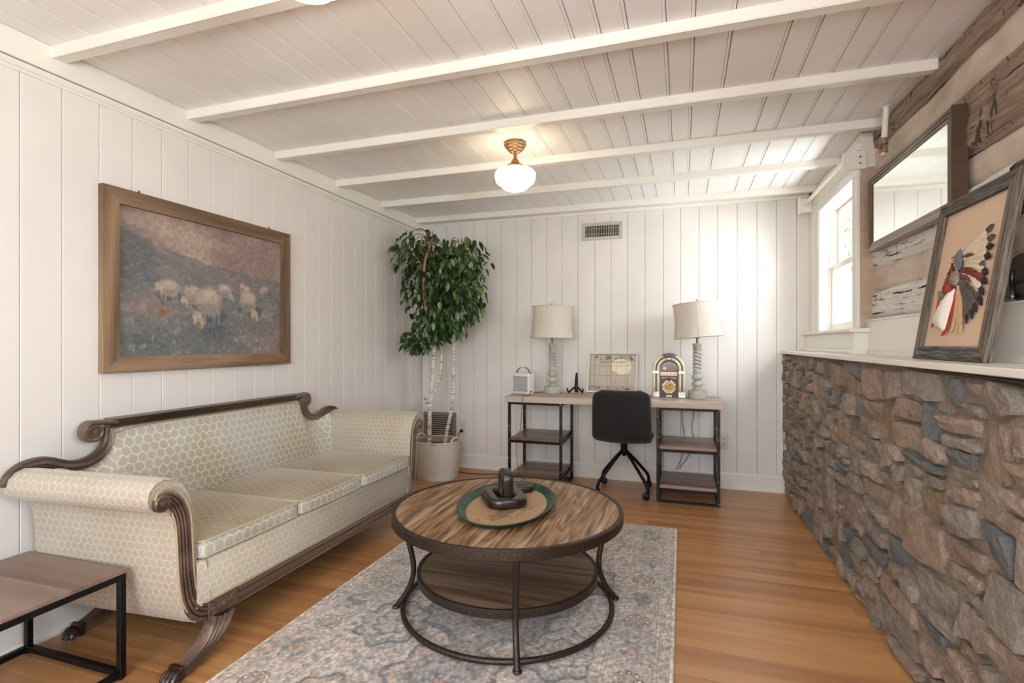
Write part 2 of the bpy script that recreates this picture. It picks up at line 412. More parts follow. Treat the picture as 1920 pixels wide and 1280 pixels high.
def shade_mat():
    t=NT('linen_lampshade'); f=t.noise(t.pos((300,300,30),False),1,3); t.col(t.ramp(f,[(0.3,L4('E4DCD0')),(0.7,L4('F0EBE2'))])); t.p(Roughness=0.85)
    tr=t.n('ShaderNodeBsdfTranslucent'); tr.inputs[0].default_value=L4('E8DECb'); mx=t.n('ShaderNodeMixShader'); mx.inputs[0].default_value=0.3
    t.l(t.b.outputs[0],mx.inputs[1]); t.l(tr.outputs[0],mx.inputs[2]); t.l(mx.outputs[0],t.out.inputs[0]); return t.m
M_shade=shade_mat()
M_charcoal=simple('charcoal_upholstery','1b1516',0.92,0,0.12,300,0.25,Sheen_Weight=0.08)
M_chrome=simple('chrome','c9c6c2',0.18,1.0,0.03)
M_cream=simple('cream_plastic_tube','DED2B6',0.3,0,0.05,Coat_Weight=0.4)
M_maroon=simple('dark_red_wood_case','2d1411',0.35,0,0.2)
M_brass=simple('aged_brass','8c6b3c',0.35,0.9,0.15)
M_bronze=simple('brushed_bronze_fixture','9a7a5c',0.38,0.85,0.08)
M_silverm=simple('silver_speaker_mesh','B9B7B5',0.45,0.5,0.08,600,0.3)
M_wplastic=simple('white_plastic','D9D8D6',0.35)
M_leather=simple('tan_leather','9c7458',0.55)
M_vent=simple('beige_metal_grille','B8B0A6',0.45,0.3)
M_greyvent=simple('grey_metal_grille','8d8782',0.45,0.4)
M_dark=simple('dark_void','141210',0.9)
M_plate=simple('ivory_plate','D3CBBC',0.4)
M_cable=simple('black_cable','17130f',0.5); M_gcable=simple('grey_cable','6d655d',0.5)
def glassm(name,tint=(1,1,1,1),rough=0.0,gl=0.08):
    t=NT(name); t.t.nodes.remove(t.b); tr=t.n('ShaderNodeBsdfTransparent'); tr.inputs[0].default_value=tint
    g=t.n('ShaderNodeBsdfGlossy'); g.inputs['Roughness'].default_value=rough; fr=t.n('ShaderNodeFresnel'); fr.inputs[0].default_value=1.45
    bf=t.n('ShaderNodeNewGeometry').outputs['Backfacing']; mx=t.n('ShaderNodeMixShader'); t.l(t.math('MULTIPLY',fr.outputs[0],t.math('SUBTRACT',1.0,bf)),mx.inputs[0]); t.l(tr.outputs[0],mx.inputs[1]); t.l(g.outputs[0],mx.inputs[2]); t.l(mx.outputs[0],t.out.inputs[0]); return t.m
M_glass=glassm('window_glass'); M_acrylic=glassm('clear_acrylic',(0.97,0.95,0.92,1))
M_vase=glassm('clear_vase_glass',(0.80,0.84,0.86,1))
def mirror():
    t=NT('mirror_silver'); t.p(Metallic=1.0,Roughness=0.015); t.b.inputs['Base Color'].default_value=(0.86,0.89,0.85,1)
    f=t.noise(t.pos((1,1,1),False),2,2); t.l(t.ramp(f,[(0.3,(0.84,0.87,0.83,1)),(0.7,(0.87,0.9,0.86,1))]),t.b.inputs['Base Color']); return t.m
M_mirror=mirror()
def globe():
    t=NT('lit_milk_glass'); f=t.noise(t.pos((1,1,8),False),6,2); c=t.ramp(f,[(0.3,(1.0,0.79,0.50,1)),(0.7,(1.0,0.85,0.60,1))]); t.col('F4EEE2'); t.p(Roughness=0.15)
    t.l(c,t.b.inputs['Emission Color']); t.b.inputs['Emission Strength'].default_value=10; return t.m
M_globe=globe()
def stone_mat(name,c0,c1,c2):
    t=NT(name); v=t.pos(); f=t.noise(v,14,8,0.7); g=t.noise(v,70,5,0.7); st=t.noise(t.pos((1,6,6)),10,4,0.6)
    c=t.ramp(f,[(0.3,L4(c0)),(0.52,L4(c1)),(0.75,L4(c2))]); c=t.mix(t.math('MULTIPLY',g,0.45),c,L4(c0))
    r=t.n('ShaderNodeObjectInfo').outputs['Random']; k=t.math('ADD',t.math('MULTIPLY',r,0.28),0.84); cc=t.n('ShaderNodeCombineColor'); [t.l(k,cc.inputs[i]) for i in range(3)]
    sp=t.noise(v,150,3,0.7); c=t.mix(t.ramp(sp,[(0.56,(0,0,0,1)),(0.70,(0.55,0.55,0.55,1))]),c,L4(c2)); t.col(t.mix(1.0,c,cc.outputs[0],'MULTIPLY')); t.p(Roughness=0.9); t.bump(t.math('ADD',t.math('ADD',f,t.math('MULTIPLY',g,0.45)),t.math('MULTIPLY',st,0.35)),1.0,0.028); return t.m
M_st=[stone_mat('pinkish_brown_stone','897668','b09a89','cdb9a9'),stone_mat('tan_grey_stone','857a6f','aa9e92','c8beb2'),stone_mat('blue_grey_slate_stone','66686a','828484','a09f9c'),stone_mat('ochre_stone','86705a','ad9378','c7b096'),stone_mat('pale_pink_quartz_stone','8f7c71','b5a195','d4c7bd')]
M_mortar=stone_mat('brown_lime_mortar','857668','a79685','bdab9b')
def logm(name,c0,c1,c2,crack=0.46,ck='1d1512',w=1.0):
    t=NT(name); v=t.pos((1,0.16,1.0)); f=t.noise(v,13,6,0.7,0.4); g=t.noise(t.pos((1,0.05,1)),55,5,0.7,0.6); big=t.noise(t.pos((1,0.8,1)),3,3)
    cr=t.noise(t.pos((1,0.055,1.0)),62*(1.0 if w>1 else .8),3,0.6,0.1); c2_=t.noise(t.pos((1,0.7,0.16)),34,2,0.5,0.2)
    line=t.ramp(cr,[(0.375 if w>1 else .355,(1,1,1,1)),(0.405,(0,0,0,1))]); msk=t.ramp(f,[(crack,(0.15,0.15,0.15,1)),(crack+0.1,(1,1,1,1))]); line=t.math('MULTIPLY',line,msk)
    l2=t.ramp(c2_,[(0.31 if w<=1 else .27,(1,1,1,1)),(0.34 if w<=1 else .29,(0,0,0,1))]); line=t.math('MAXIMUM',line,t.math('MULTIPLY',l2,0.8))
    c=t.ramp(g,[(0.3,L4(c0)),(0.5,L4(c1)),(0.7,L4(c2))]); c=t.mix(t.math('MULTIPLY',big,0.35),c,L4(c0)); t.col(t.mix(line,c,L4(ck))); t.p(Roughness=0.82)
    t.bump(t.math('SUBTRACT',t.math('MULTIPLY',g,0.5),line),0.9,0.012); return t.m
M_logb=logm('hewn_brown_log','6a554a','94806f','b5a394')
M_logw=logm('whitewashed_hewn_log','c6c0b8','e2dfd9','f2f0ec',0.40,'2a211c',1.25)
def chink():
    t=NT('cream_plaster_chinking'); f=t.noise(t.pos((1,0.6,1),False),6,5,0.6); t.col(t.ramp(f,[(0.3,L4('b3a393')),(0.5,L4('c9baaa')),(0.7,L4('d8ccbe'))])); t.p(Roughness=0.8); t.bump(f,0.5,0.012); return t.m
M_chink=chink(); M_logd=logm('dark_near_log','2e2723','51463f','716963')  # darker colour for the near ends of the two lower log courses
def barn(name,axis,c0,c1,c2):
    t=NT(name); s=[1,1,1]; s[axis]=0.025; v=t.pos(tuple(s),True,'object'); f=t.noise(v,420,4,0.65,0.2); g=t.noise(v,90,3,0.6)
    h=t.math('ADD',t.math('MULTIPLY',f,0.7),t.math('MULTIPLY',g,0.3)); t.col(t.ramp(h,[(0.38,L4(c0)),(0.48,L4(c1)),(0.60,L4(c2))])); t.p(Roughness=0.9); t.bump(h,1.0,0.012); return t.m
M_gframev=barn('grey_barnwood_v',2,'332b25','75675b','a2968a')
M_mframe=wood('silvered_mirror_frame','5d534c','857a72','b0a79f',axis=1,ring=10,fine=50,rough=0.6,bump=0.3,tint=0.1)
M_mframev=wood('brown_mirror_frame','3f2b20','5d4333','7a6250',axis=2,ring=8,fine=50,rough=0.6,bump=0.3,tint=0.1)
M_mside=simple('dark_brown_frame_edge','46301f',0.6,0,0.2)
M_rug=print_mat('distressed_rug_pile',0.95,420,0.6,0.24,Sheen_Weight=0.2)
M_canvas=print_mat('oil_on_canvas',0.42,180,0.35,0.10)
# ================================================================ ROOM SHELL
XL,YB,XLEDGE=-2.465,4.65,0.75
ZC=2.402
# ---- floor
fl=MB().box(XL-.1,1.3,-1.8,YB+.1,-.08,-.012).build('floor',M_under); struct(fl)
W=0.083; y=-1.75; row=0; r1=random.Random(3)
def plank_mesh(w):
    m=MB(); m.extrude([(0,-.012),(0,-.0003),(.0003,0),(w-.0003,0),(w,-.0003),(w,-.012)],lambda p,q,a:(a,p,q),0,1); 
    o=m.build('plank',M_floorw); me=o.data; bpy.data.objects.remove(o); return me
pm=plank_mesh(W-.0012)
while y<YB:
    x=XL-.05-r1.random()*1.2
    while x<0.86:
        ln=r1.uniform(1.1,2.9); 
        x0=max(x,XL-.05); x1=min(x+ln,0.86)
        if x1-x0>.05:
            o=bpy.data.objects.new('plank',pm); COL.objects.link(o); o.parent=fl; o.location=(x0,y,0); o.scale=(x1-x0-.0006,1,1)
        x+=ln
    y+=W
# ---- ceiling
ce=MB().box(XL-.1,1.3,-1.8,YB+.1,ZC+.012,ZC+.06).build('ceiling',M_gap); struct(ce)
gx=[-2.43,-2.334,-2.183,-2.039,-1.908,-1.764,-1.609,-1.497,-1.35,-1.206,-1.013,-.898,-.78,-.639,-.537,-.402,-.298,-.195,-.056,.047,.186,.394,.5,.638,.741,.847,.984,1.08]
for a,b in zip(gx[:-1],gx[1:]):
    prof=[(a+.0006,.008),(a+.0022,0),(b-.0160,0),(b-.0145,.0042),(b-.0130,.0008),(b-.0040,.0008),(b-.0022,.0042),(b-.0006,.008)]
    MB().extrude(prof,lambda p,q,t:(p,t,ZC+q),-1.8,YB).build('board',M_ceil,ce)
for i,yb in enumerate((-.405,.205,.815,1.425,2.035,2.645,3.25,3.86,4.47)):
    m=MB(); zb=2.358 if yb<3.5 else 2.355
    x1=1.03 if yb<3.7 else 0.99
    m.cbox(-2.435,x1,yb,yb+.055,zb,ZC+.004,.003)
    m.box(-2.435,x1,yb+.003,yb+.0045,zb-.0012,zb)
    m.build('beam',M_trim,ce)
# ---- left wall
wl=MB().box(XL-.12,XL-.006,-1.8,YB+.1,0,ZC+.05).build('wall_left',M_gap); struct(wl)
def wallboard(a,b,fn,z0,z1,parent):
    g=.0034
    MB().extrude([(a+.0009,-.0058),(a+.0012,-.0020),(a+g,0),(b-g,0),(b-.0012,-.0020),(b-.0009,-.0058)],fn,z0,z1).build('board',M_white,parent)
g0=1.339
ys=[g0+.1466*k for k in range(-21,24)]
ys=[y_ for y_ in ys if y_<YB-.02]+[YB]
for a,b in zip(ys[:-1],ys[1:]): wallboard(a,b,lambda p,q,t:(XL+q,p,t),.0,2.30,wl)
# ---- back wall
wb=MB().box(XL-.1,1.098,YB+.006,YB+.12,0,ZC+.05).build('wall_back',M_gap); struct(wb)
bx=[XL,-2.378,-2.198,-2.053,-1.907,-1.774,-1.628,-1.478,-1.332,-1.186,-1.041,-.894,-.742,-.598,-.455,-.305,-.156,-.012,.135,.281,.43,.579,.723,.868,.96]
for a,b in zip(bx[:-1],bx[1:]): wallboard(a,b,lambda p,q,t:(p,YB-q,t),0,2.36,wb)
# ---- trims
m=MB().extrude([(0,2.297),(.035,2.297),(.035,2.296),(.035,ZC),(0,ZC)],lambda p,q,t:(XL+p,t,q),-1.8,YB)
struct(m.build('trim_1',M_trim))
m=MB().extrude([(0,2.262),(.007,2.262),(.010,2.270),(.018,2.276),(.024,2.286),(.026,2.294),(0,2.294)],lambda p,q,t:(XL+p,t,q),-1.8,YB)
struct(m.build('trim_2',M_trim))
m=MB().extrude([(0,2.349),(.020,2.349),(.022,2.356),(.026,2.375),(.035,2.385),(.035,ZC),(0,ZC)],lambda p,q,t:(t,YB-p,q),XL,.95)
struct(m.build('trim_3',M_trim))
bp=[(0,0),(.026,0),(.026,.010),(.020,.022),(.012,.028),(.012,.118),(.009,.126),(.004,.130),(0,.130)]
struct(MB().extrude(bp,lambda p,q,t:(XL+p,t,q*.92),-1.8,YB).build('baseboard_left',M_trim))
struct(MB().extrude(bp,lambda p,q,t:(t,YB-p,q),XL,.80).build('baseboard_back',M_trim))
# ---- rear wall behind the camera, with a wide opening added to let in fill light
rw=MB(); yr=-1.8
rw.box(XL-.1,-1.7,yr-.1,yr,0,ZC+.05).box(.95,1.3,yr-.1,yr,0,ZC+.05).box(-1.7,.95,yr-.1,yr,0,.75).box(-1.7,.95,yr-.1,yr,2.3,ZC+.05)
struct(rw.build('wall_rear',M_white))
# ---- right wall : stone below, ledge, painted panel and hewn logs above
wr=MB()
wr.box(.83,1.3,-.9,YB,0,1.10).box(.83,1.3,-1.8,-.9,0,1.10)
wr.box(1.06,1.10,.6,3.46,1.10,ZC+.05).box(1.06,1.3,-1.8,-.4,1.10,ZC+.05).box(1.06,1.3,-.4,.6,1.10,1.40).box(1.06,1.3,-.4,.6,2.15,ZC+.05)
wr.box(1.07,1.098,3.46,YB,1.10,1.265).box(1.07,1.098,3.46,YB,2.165,ZC+.05).box(1.07,1.098,4.30,YB,1.265,2.165)
wr=struct(wr.build('wall_right',M_mortar))
# mortar skin, rough
ny,nz=150,46; vs=[];fs=[]
for j in range(nz+1):
    for i in range(ny+1):
        y_=.75+(YB-.75)*i/ny; z_=1.112*j/nz
        d=.014*noise.fractal(Vector((0,y_*9,z_*9)),.7,2,4)+.012*noise.noise(Vector((3,y_*3,z_*3)))
        vs.append((.795-d,y_,z_))
for j in range(nz):
    for i in range(ny):
        a=j*(ny+1)+i; fs.append((a,a+ny+1,a+ny+2,a+1))
MB().add(vs,fs).build('mortar',M_mortar,wr,smooth=True)
# stones : random-coursed rubble
rs=random.Random(21)
cells=[]
def split(y0,y1,z0,z1,d=0):
    w_,h_=y1-y0,z1-z0
    mid=(y0+y1)/2; big=1.0 if mid<3.0 else (0.80 if mid<3.8 else .68)
    tw=rs.uniform(.15,.34)*big; th=rs.uniform(.075,.170)*(.5+.5*big)
    if w_>tw*1.25 and (w_/tw>h_/th or h_<=th*1.2):
        c=y0+w_*rs.uniform(.34,.66); split(y0,c,z0,z1,d+1); split(c,y1,z0,z1,d+1)
    elif h_>th*1.2:
        c=z0+h_*rs.uniform(.34,.66); split(y0,y1,z0,c,d+1); split(y0,y1,c,z1,d+1)
    else: cells.append((y0,y1,z0,z1))
for k in range(4):
    split(.8+k*.9625,.8+(k+1)*.9625,0.0,1.105)
def warp(y_,z_):
    return (y_+.035*noise.noise(Vector((y_*3,z_*4,1.3))), z_+.030*noise.noise(Vector((y_*2.5,z_*3,7.7)))+.012*noise.noise(Vector((y_*8,z_*8,3.1))))
for (y0,y1,z0,z1) in cells:
    w_,h_=y1-y0,z1-z0
    cor=[[y0,z0],[y1,z0],[y1,z1],[y0,z1]]
    for c in cor: c[0]+=rs.uniform(-.14,.14)*w_*.6; c[1]+=rs.uniform(-.16,.16)*h_*.8
    nx,nzz=7,5; sd=rs.random()*100; prot=rs.uniform(.014,.044); ty=rs.uniform(-.016,.016); tz=rs.uniform(-.014,.018)
    exp=rs.uniform(4.0,11.0); gap=rs.uniform(.004,.009); vs=[];fs=[]
    for j in range(nzz+1):
        for i in range(nx+1):
            s=-1+2*i/nx; t=-1+2*j/nzz
            # round the outline
            q=(abs(s)**exp+abs(t)**exp)**(1/exp); mx=max(abs(s),abs(t)); k=mx/q if q>1e-6 else 1
            s2=s*k;t2=t*k; a=(s2*(1-gap*2/w_)+1)/2; b=(t2*(1-gap*2/h_)+1)/2
            yy=(cor[0][0]*(1-a)+cor[1][0]*a)*(1-b)+(cor[3][0]*(1-a)+cor[2][0]*a)*b
            zz=(cor[0][1]*(1-a)+cor[1][1]*a)*(1-b)+(cor[3][1]*(1-a)+cor[2][1]*a)*b
            edge=mx>=.999
            if edge:
                yy+=.010*noise.noise(Vector((s*2.3+sd,t*2.3,5))); zz+=.010*noise.noise(Vector((s*2.3+sd,t*2.3,9)))
            else:
                yy+=.006*noise.noise(Vector((s*3+sd,t*3,1)))
            yy,zz=warp(yy,zz)
            h=0 if edge else 1
            ring2=(not edge) and (i in (1,nx-1) or j in (1,nzz-1))
            d=-.022 if edge else prot*(.86 if ring2 else 1.0)+ty*s+tz*t+.009*noise.noise(Vector((s*1.7+sd,t*1.7,2)))+.005*noise.noise(Vector((s*5+sd,t*5,8)))
            if ring2: # push second ring outwards: crisp arris
                pass
            vs.append((.800-max(d,-.03) if not edge else .824,yy,min(max(zz,.002),1.106)))
    # pull second ring towards the outline
    def V_(i,j): return j*(nx+1)+i
    for j in range(1,nzz):
        for i in range(1,nx):
            if i in (1,nx-1) or j in (1,nzz-1):
                ii=0 if i==1 else nx if i==nx-1 else i; jj=0 if j==1 else nzz if j==nzz-1 else j
                e=vs[V_(ii,jj)]; p=vs[V_(i,j)]; k=.80
                vs[V_(i,j)]=(p[0],p[1]*(1-k)+e[1]*k,p[2]*(1-k)+e[2]*k)
    for j in range(nzz):
        for i in range(nx):
            fs.append((V_(i,j),V_(i,j+1),V_(i+1,j+1),V_(i+1,j)))
    cy=(y0+y1)/2;cz=(z0+z1)/2
    rr=rs.random(); mt=M_st[0] if rr<.40 else M_st[1] if rr<.66 else M_st[2] if rr<.84 else M_st[3] if rr<.90 else M_st[4]
    MB().add(vs,fs).build('stone',mt,wr)
# ledge on the stone wall
m=MB(); m.cbox(XLEDGE,1.06,3.86,YB,1.1175,1.139,.0025); struct(m.build('trim_4',M_trim))
m=MB(); m.cbox(XLEDGE-.001,1.06,-1.8,3.857,1.1165,1.1385,.0025); struct(m.build('trim_5',M_trim))
# cleat board closing the end of the stone wall
m=MB(); m.cbox(.735,.765,YB-.03,YB-.001,.13,1.117,.002); struct(m.build('trim_6',M_trim))
# painted panel above the ledge
m=MB(); m.extrude([(1.075,1.139),(.985,1.139),(.985,1.156),(1.000,1.160),(1.000,1.322),(.992,1.324),(.992,1.332),(1.075,1.332)],lambda p,q,t:(p,t,q),-1.8,3.455)
struct(m.build('trim_7',M_trim))
# logs and chinking
rl=random.Random(5)
def course(name,z0,z1,x,amp,mat,y0=.55,y1=3.455,wav=.010,cut=0,bul=.012):
    ny,nz=120,8; vs=[];fs=[]
    sd=rl.random()*50
    for j in range(nz+1):
        t=j/nz
        for i in range(ny+1):
            yy=y0+(y1-y0)*i/ny
            za=z0+wav*noise.noise(Vector((yy*2.2,sd,0))) if z0>1.34 else z0
            zb=z1+wav*noise.noise(Vector((yy*2.2,sd+9,0))) if z1<2.39 else z1
            zz=za+(zb-za)*t
            d=bul*math.sin(PI*t)**.5 if 0<t<1 else -.02
            d+=amp*noise.fractal(Vector((yy*3,zz*9,sd)),.8,2,4)
            if cut and 0<t<1:
                k=noise.noise(Vector((yy*5.5+zz*1.5,zz*1.2,sd+4))); d-=cut*max(0,.12-abs(k))/.12
            vs.append((x-d,yy,zz))
    for j in range(nz):
        for i in range(ny):
            a=j*(ny+1)+i; fs.append((a,a+ny+1,a+ny+2,a+1))
    return MB().add(vs,fs).build(name,mat,wr,smooth=True)
course('chinking',2.162,2.305,1.048,.010,M_chink,bul=0.004)
course('chinking',1.785,1.918,1.048,.008,M_chink,bul=0.004)
course('chinking',1.485,1.625,1.042,.008,M_chink,bul=0.004)
course('log',2.292,2.402,1.034,.010,M_logb,cut=.010)
course('log',1.908,2.172,1.030,.012,M_logb,cut=.022)
course('log',1.614,1.795,1.030,.008,M_logw,y0=2.14,cut=.006,bul=.006); course('log',1.614,1.795,1.030,.008,M_logd,y1=2.138,cut=.006,bul=.006)
course('log',1.333,1.493,1.030,.008,M_logw,y0=2.14,cut=.004,bul=.006); course('log',1.333,1.493,1.030,.008,M_logd,y1=2.138,cut=.004,bul=.006)
# ================================================================ WINDOW
wi=sroot('window_1',(1.0,3.9,1.265))
# casing boards and jamb box: opening y 3.50-4.29, z 1.283-2.155
MB().cbox(.9675,1.06,3.4415,3.452,1.2845,2.200,.002).build('casing_side',M_tanwood,wi)
m=MB(); m.cbox(.948,.967,3.44,3.515,1.2845,2.154,.003); m.cbox(.943,.9485,3.495,3.508,1.2845,2.154,.002); m.build('casing',M_trim,wi)
m=MB(); m.cbox(.950,.968,4.285,4.345,1.2845,2.154,.003); m.cbox(.944,.9505,4.292,4.302,1.2845,2.154,.002); m.cbox(.946,.968,4.3455,4.36,1.2845,2.154,.003); m.cbox(.955,.975,4.3605,4.65,1.139,2.36,.002); m.cbox(.948,.958,4.50,4.512,1.139,2.33,.002); m.build('casing',M_trim,wi)
m=MB(); m.cbox(.950,.969,3.4405,4.36,2.155,2.299,.003); m.cbox(.943,.952,3.495,4.302,2.155,2.168,.002); m.cbox(.970,1.10,3.4425,4.65,2.2,2.40,.002); m.cbox(.946,.972,3.439,4.65,2.30,2.345,.003); m.build('head_casing',M_trim,wi)
m=MB(); m.box(.968,1.10,3.49,3.503,1.27,2.17).box(.968,1.10,4.287,4.30,1.27,2.17).box(.968,1.10,3.49,4.30,2.155,2.17).box(.968,1.10,3.49,4.30,1.262,1.283)
for y_ in (3.503,4.277): m.box(1.010,1.0215,y_,y_+.010,1.283,2.155).box(1.0545,1.0615,y_,y_+.010,1.283,2.155)
m.build('jamb',M_trim,wi)
m=MB(); m.extrude([(.905,1.262),(.900,1.268),(.900,1.278),(.906,1.284),(1.03,1.284),(1.03,1.262)],lambda p,q,t:(p,t,q),3.40,4.649); m.build('stool',M_trim,wi)
m=MB(); m.cbox(.930,1.06,3.427,4.649,1.160,1.262,.003); m.build('apron',M_trim,wi)
m=MB(); m.extrude([(.905,1.139),(.902,1.150),(.906,1.160),(.915,1.166),(1.0,1.166),(1.0,1.139)],lambda p,q,t:(p,t,q),3.41,4.649); m.build('apron_moulding',M_trim,wi)
def sash(name,x,z0,z1,rail):
    s_=.042; m=MB(); ya,yb=3.5035,4.2865
    m.cbox(x,x+.032,ya,ya+s_,z0,z1,.004).cbox(x,x+.032,yb-s_,yb,z0,z1,.004).cbox(x+.0005,x+.0315,ya+s_,yb-s_,z0,z0+rail,.002).cbox(x+.0005,x+.0315,ya+s_,yb-s_,z1-.04,z1,.002)
    o=m.build(name,M_trim,wi); MB().box(x+.014,x+.017,ya+s_,yb-s_,z0+rail,z1-.04).build('glass_pane',M_glass,o)
    return o
sash('lower_sash',1.022,1.283,1.752,.055); sash('upper_sash',1.062,1.722,2.155,.036)
# outdoors: ground and a few trees
t_=NT('lawn'); f_=t_.noise(t_.pos((1,1,1),False),3,5); t_.col(t_.ramp(f_,[(0.3,L4('6f8a50')),(0.7,L4('9db37c'))])); t_.p(Roughness=1.0)
struct(MB().box(1.11,40,-20,40,.78,.84).build('ground',t_.m))
M_tree=simple('tree_foliage','7f9c62',0.9,0,0.4,3); M_trk=simple('tree_trunk_bark','6a5a4a',0.9)
def outside_tree(x,y,h,r,label):
    g=thing('tree',label,'tree',(x,y,.84),group='trees outside the window')
    MB().tube(bez([(x,y,.84),(x+.1,y,.84+h*.4),(x,y+.1,.84+h*.8)],4),[.14,.13,.12,.11,.1,.09,.08,.07,.05],8).build('trunk',M_trk,g)
    m=MB(); q=random.Random(int(x*10))
    for i in range(900):
        th=q.random()*6.28; ph=q.uniform(-1,1); rr=r*(q.random()**.4); c=Vector((x+rr*math.cos(th)*(1-ph*ph)**.5,y+rr*math.sin(th)*(1-ph*ph)**.5,.84+h*.75+rr*ph*.9))
        a=Vector((q.gauss(0,1),q.gauss(0,1),q.gauss(0,1))).normalized(); b=a.orthogonal().normalized(); s=.14
        m.add([c-a*s,c+b*s*.5,c+a*s,c-b*s*.5],[(0,1,2,3)])
    o=m.build('foliage',M_tree,g); o['kind']='stuff'
outside_tree(4.6,13.5,4.6,1.9,'leafy green tree outside the window, nearer one'); outside_tree(8.5,22,6.5,3.0,'large leafy tree farther out beyond the window')
# curtain rod on two block brackets
cr=thing('curtain_rod','white curtain rod held by two white block brackets above the window','curtain rod',(.9,3.97,2.25))
m=MB(); m.cbox(.875,.995,3.425,3.442,2.190,2.290,.002).build('bracket',M_trim,cr)
M_scr=simple('dark_screw_head','3a322c',0.5,0.6)
for z_ in (2.222,2.258): MB().lathe([(0.0001,0),(.005,0),(.004,.003),(0.0001,.004)],(0,0,0),8,M=Matrix.Translation((.962,3.4245,z_))@Matrix.Rotation(PI/2,4,'X')).build('screw',M_scr,cr)
m=MB(); m.cbox(.862,.945,4.50,4.535,2.205,2.310,.002).cbox(.850,.866,4.49,4.502,2.19,2.315,.002).build('bracket',M_trim,cr)
MB().tube([(.905,3.442,2.262),(.895,4.50,2.262)],.013,12).build('rod',M_trim,cr)
# capped pipe hanging from the ceiling
pp=thing('capped_pipe','white painted pipe stub with brown valve hanging by the mirror','pipe',(.975,3.10,ZC))
MB().tube([(.985,3.10,ZC),(.975,3.10,2.235)],.0135,14).lathe([(.024,-.004),(.024,0),(.015,.002)],(.985,3.10,ZC-.002),14).build('pipe',M_trim,pp)
m=MB(); m.lathe([(.016,0),(.020,.004),(.020,.030),(.016,.034)],(.973,3.10,2.206),12).lathe([(.018,0),(.019,.005),(.019,.03),(.014,.04)],(.971,3.10,2.168),6)
m.build('valve',simple('brown_brass_valve','8f7763',0.5,0.5,0.2),pp)
MB().tube([(.971,3.10,2.190),(.952,3.085,2.192),(.945,3.08,2.192)],[.008,.009,.011],8).build('valve_knob',simple('reddish_valve_knob','8a5546',0.5),pp)
MB().lathe([(.011,0),(.011,.018),(.008,.022)],(.970,3.10,2.150),10).build('pipe_cap',M_plate,pp)
# ================================================================ VENTS, OUTLETS
v=thing('wall_vent','beige supply vent with vertical slats high on the back wall','vent',(-.675,YB,2.195))
m=MB(); fx0,fx1,fz0,fz1=-.853,-.499,2.12,2.27; bd=.027
m.cbox(fx0,fx1,YB-.010,YB,fz0,fz0+bd,.002).cbox(fx0,fx1,YB-.010,YB,fz1-bd,fz1,.002).cbox(fx0,fx0+bd,YB-.010,YB,fz0+bd,fz1-bd,.001).cbox(fx1-bd,fx1,YB-.010,YB,fz0+bd,fz1-bd,.001).build('frame',M_vent,v)
MB().box(fx0+bd,fx1-bd,YB-.003,YB-.001,fz0+bd,fz1-bd).build('duct_opening',M_dark,v)
for i in range(20):
    x=fx0+bd+.008+i*(fx1-fx0-2*bd-.012)/19.; MB().box(x-.0022,x+.0022,YB-.009,YB-.002,fz0+bd,fz1-bd).build('slat',M_vent,v)
for z_ in (2.17,2.22): MB().box(fx0+bd,fx1-bd,YB-.006,YB-.003,z_-.0012,z_+.0012).build('crossbar',M_vent,v)
v=thing('return_grille','grey return air grille with horizontal louvres behind the tree basket','vent',(-2.265,YB,.34))
fx0,fx1,fz0,fz1=-2.44,-2.09,.16,.522; bd=.032
m=MB(); m.cbox(fx0,fx1,YB-.012,YB,fz0,fz0+bd,.002).cbox(fx0,fx1,YB-.012,YB,fz1-bd,fz1,.002).cbox(fx0,fx0+bd,YB-.012,YB,fz0+bd,fz1-bd,.001).cbox(fx1-bd,fx1,YB-.012,YB,fz0+bd,fz1-bd,.001).build('frame',M_greyvent,v)
MB().box(fx0+bd,fx1-bd,YB-.003,YB-.001,fz0+bd,fz1-bd).build('duct_opening',M_dark,v)
for i in range(14):
    z_=fz0+bd+.010+i*.0213; MB().add([(fx0+bd,YB-.012,z_-.006),(fx1-bd,YB-.012,z_-.006),(fx1-bd,YB-.004,z_+.006),(fx0+bd,YB-.004,z_+.006),(fx0+bd,YB-.011,z_-.0075),(fx1-bd,YB-.011,z_-.0075),(fx1-bd,YB-.003,z_+.0045),(fx0+bd,YB-.003,z_+.0045)],[(0,1,2,3),(4,7,6,5),(0,4,5,1),(3,2,6,7)]).build('louvre',M_greyvent,v)
def outlet(x,z,label):
    o=thing('wall_outlet',label,'outlet',(x,YB,z),group='ivory wall outlets'); 
    MB().cbox(x-.037,x+.037,YB-.007,YB,z-.060,z+.060,.003).build('cover_plate',M_plate,o)
    for dz in (-.026,.026):
        s=MB().cbox(x-.017,x+.017,YB-.009,YB-.006,z+dz-.015,z+dz+.015,.002).build('socket',M_plate,o)
        MB().box(x-.008,x-.005,YB-.0095,YB-.0088,z+dz-.006,z+dz+.006).box(x+.005,x+.008,YB-.0095,YB-.0088,z+dz-.006,z+dz+.006).build('slot',M_dark,s)
    MB().lathe([(.004,0),(.003,.002)],(0,0,0),8,M=Matrix.Translation((x,YB-.007,z))@Matrix.Rotation(PI/2,4,'X')).build('screw',M_chrome,o)
    return o
outlet(-2.026,.378,'ivory outlet with a black plug, right of the potted tree')
outlet(.326,.382,'ivory outlet beside the right end of the desk')
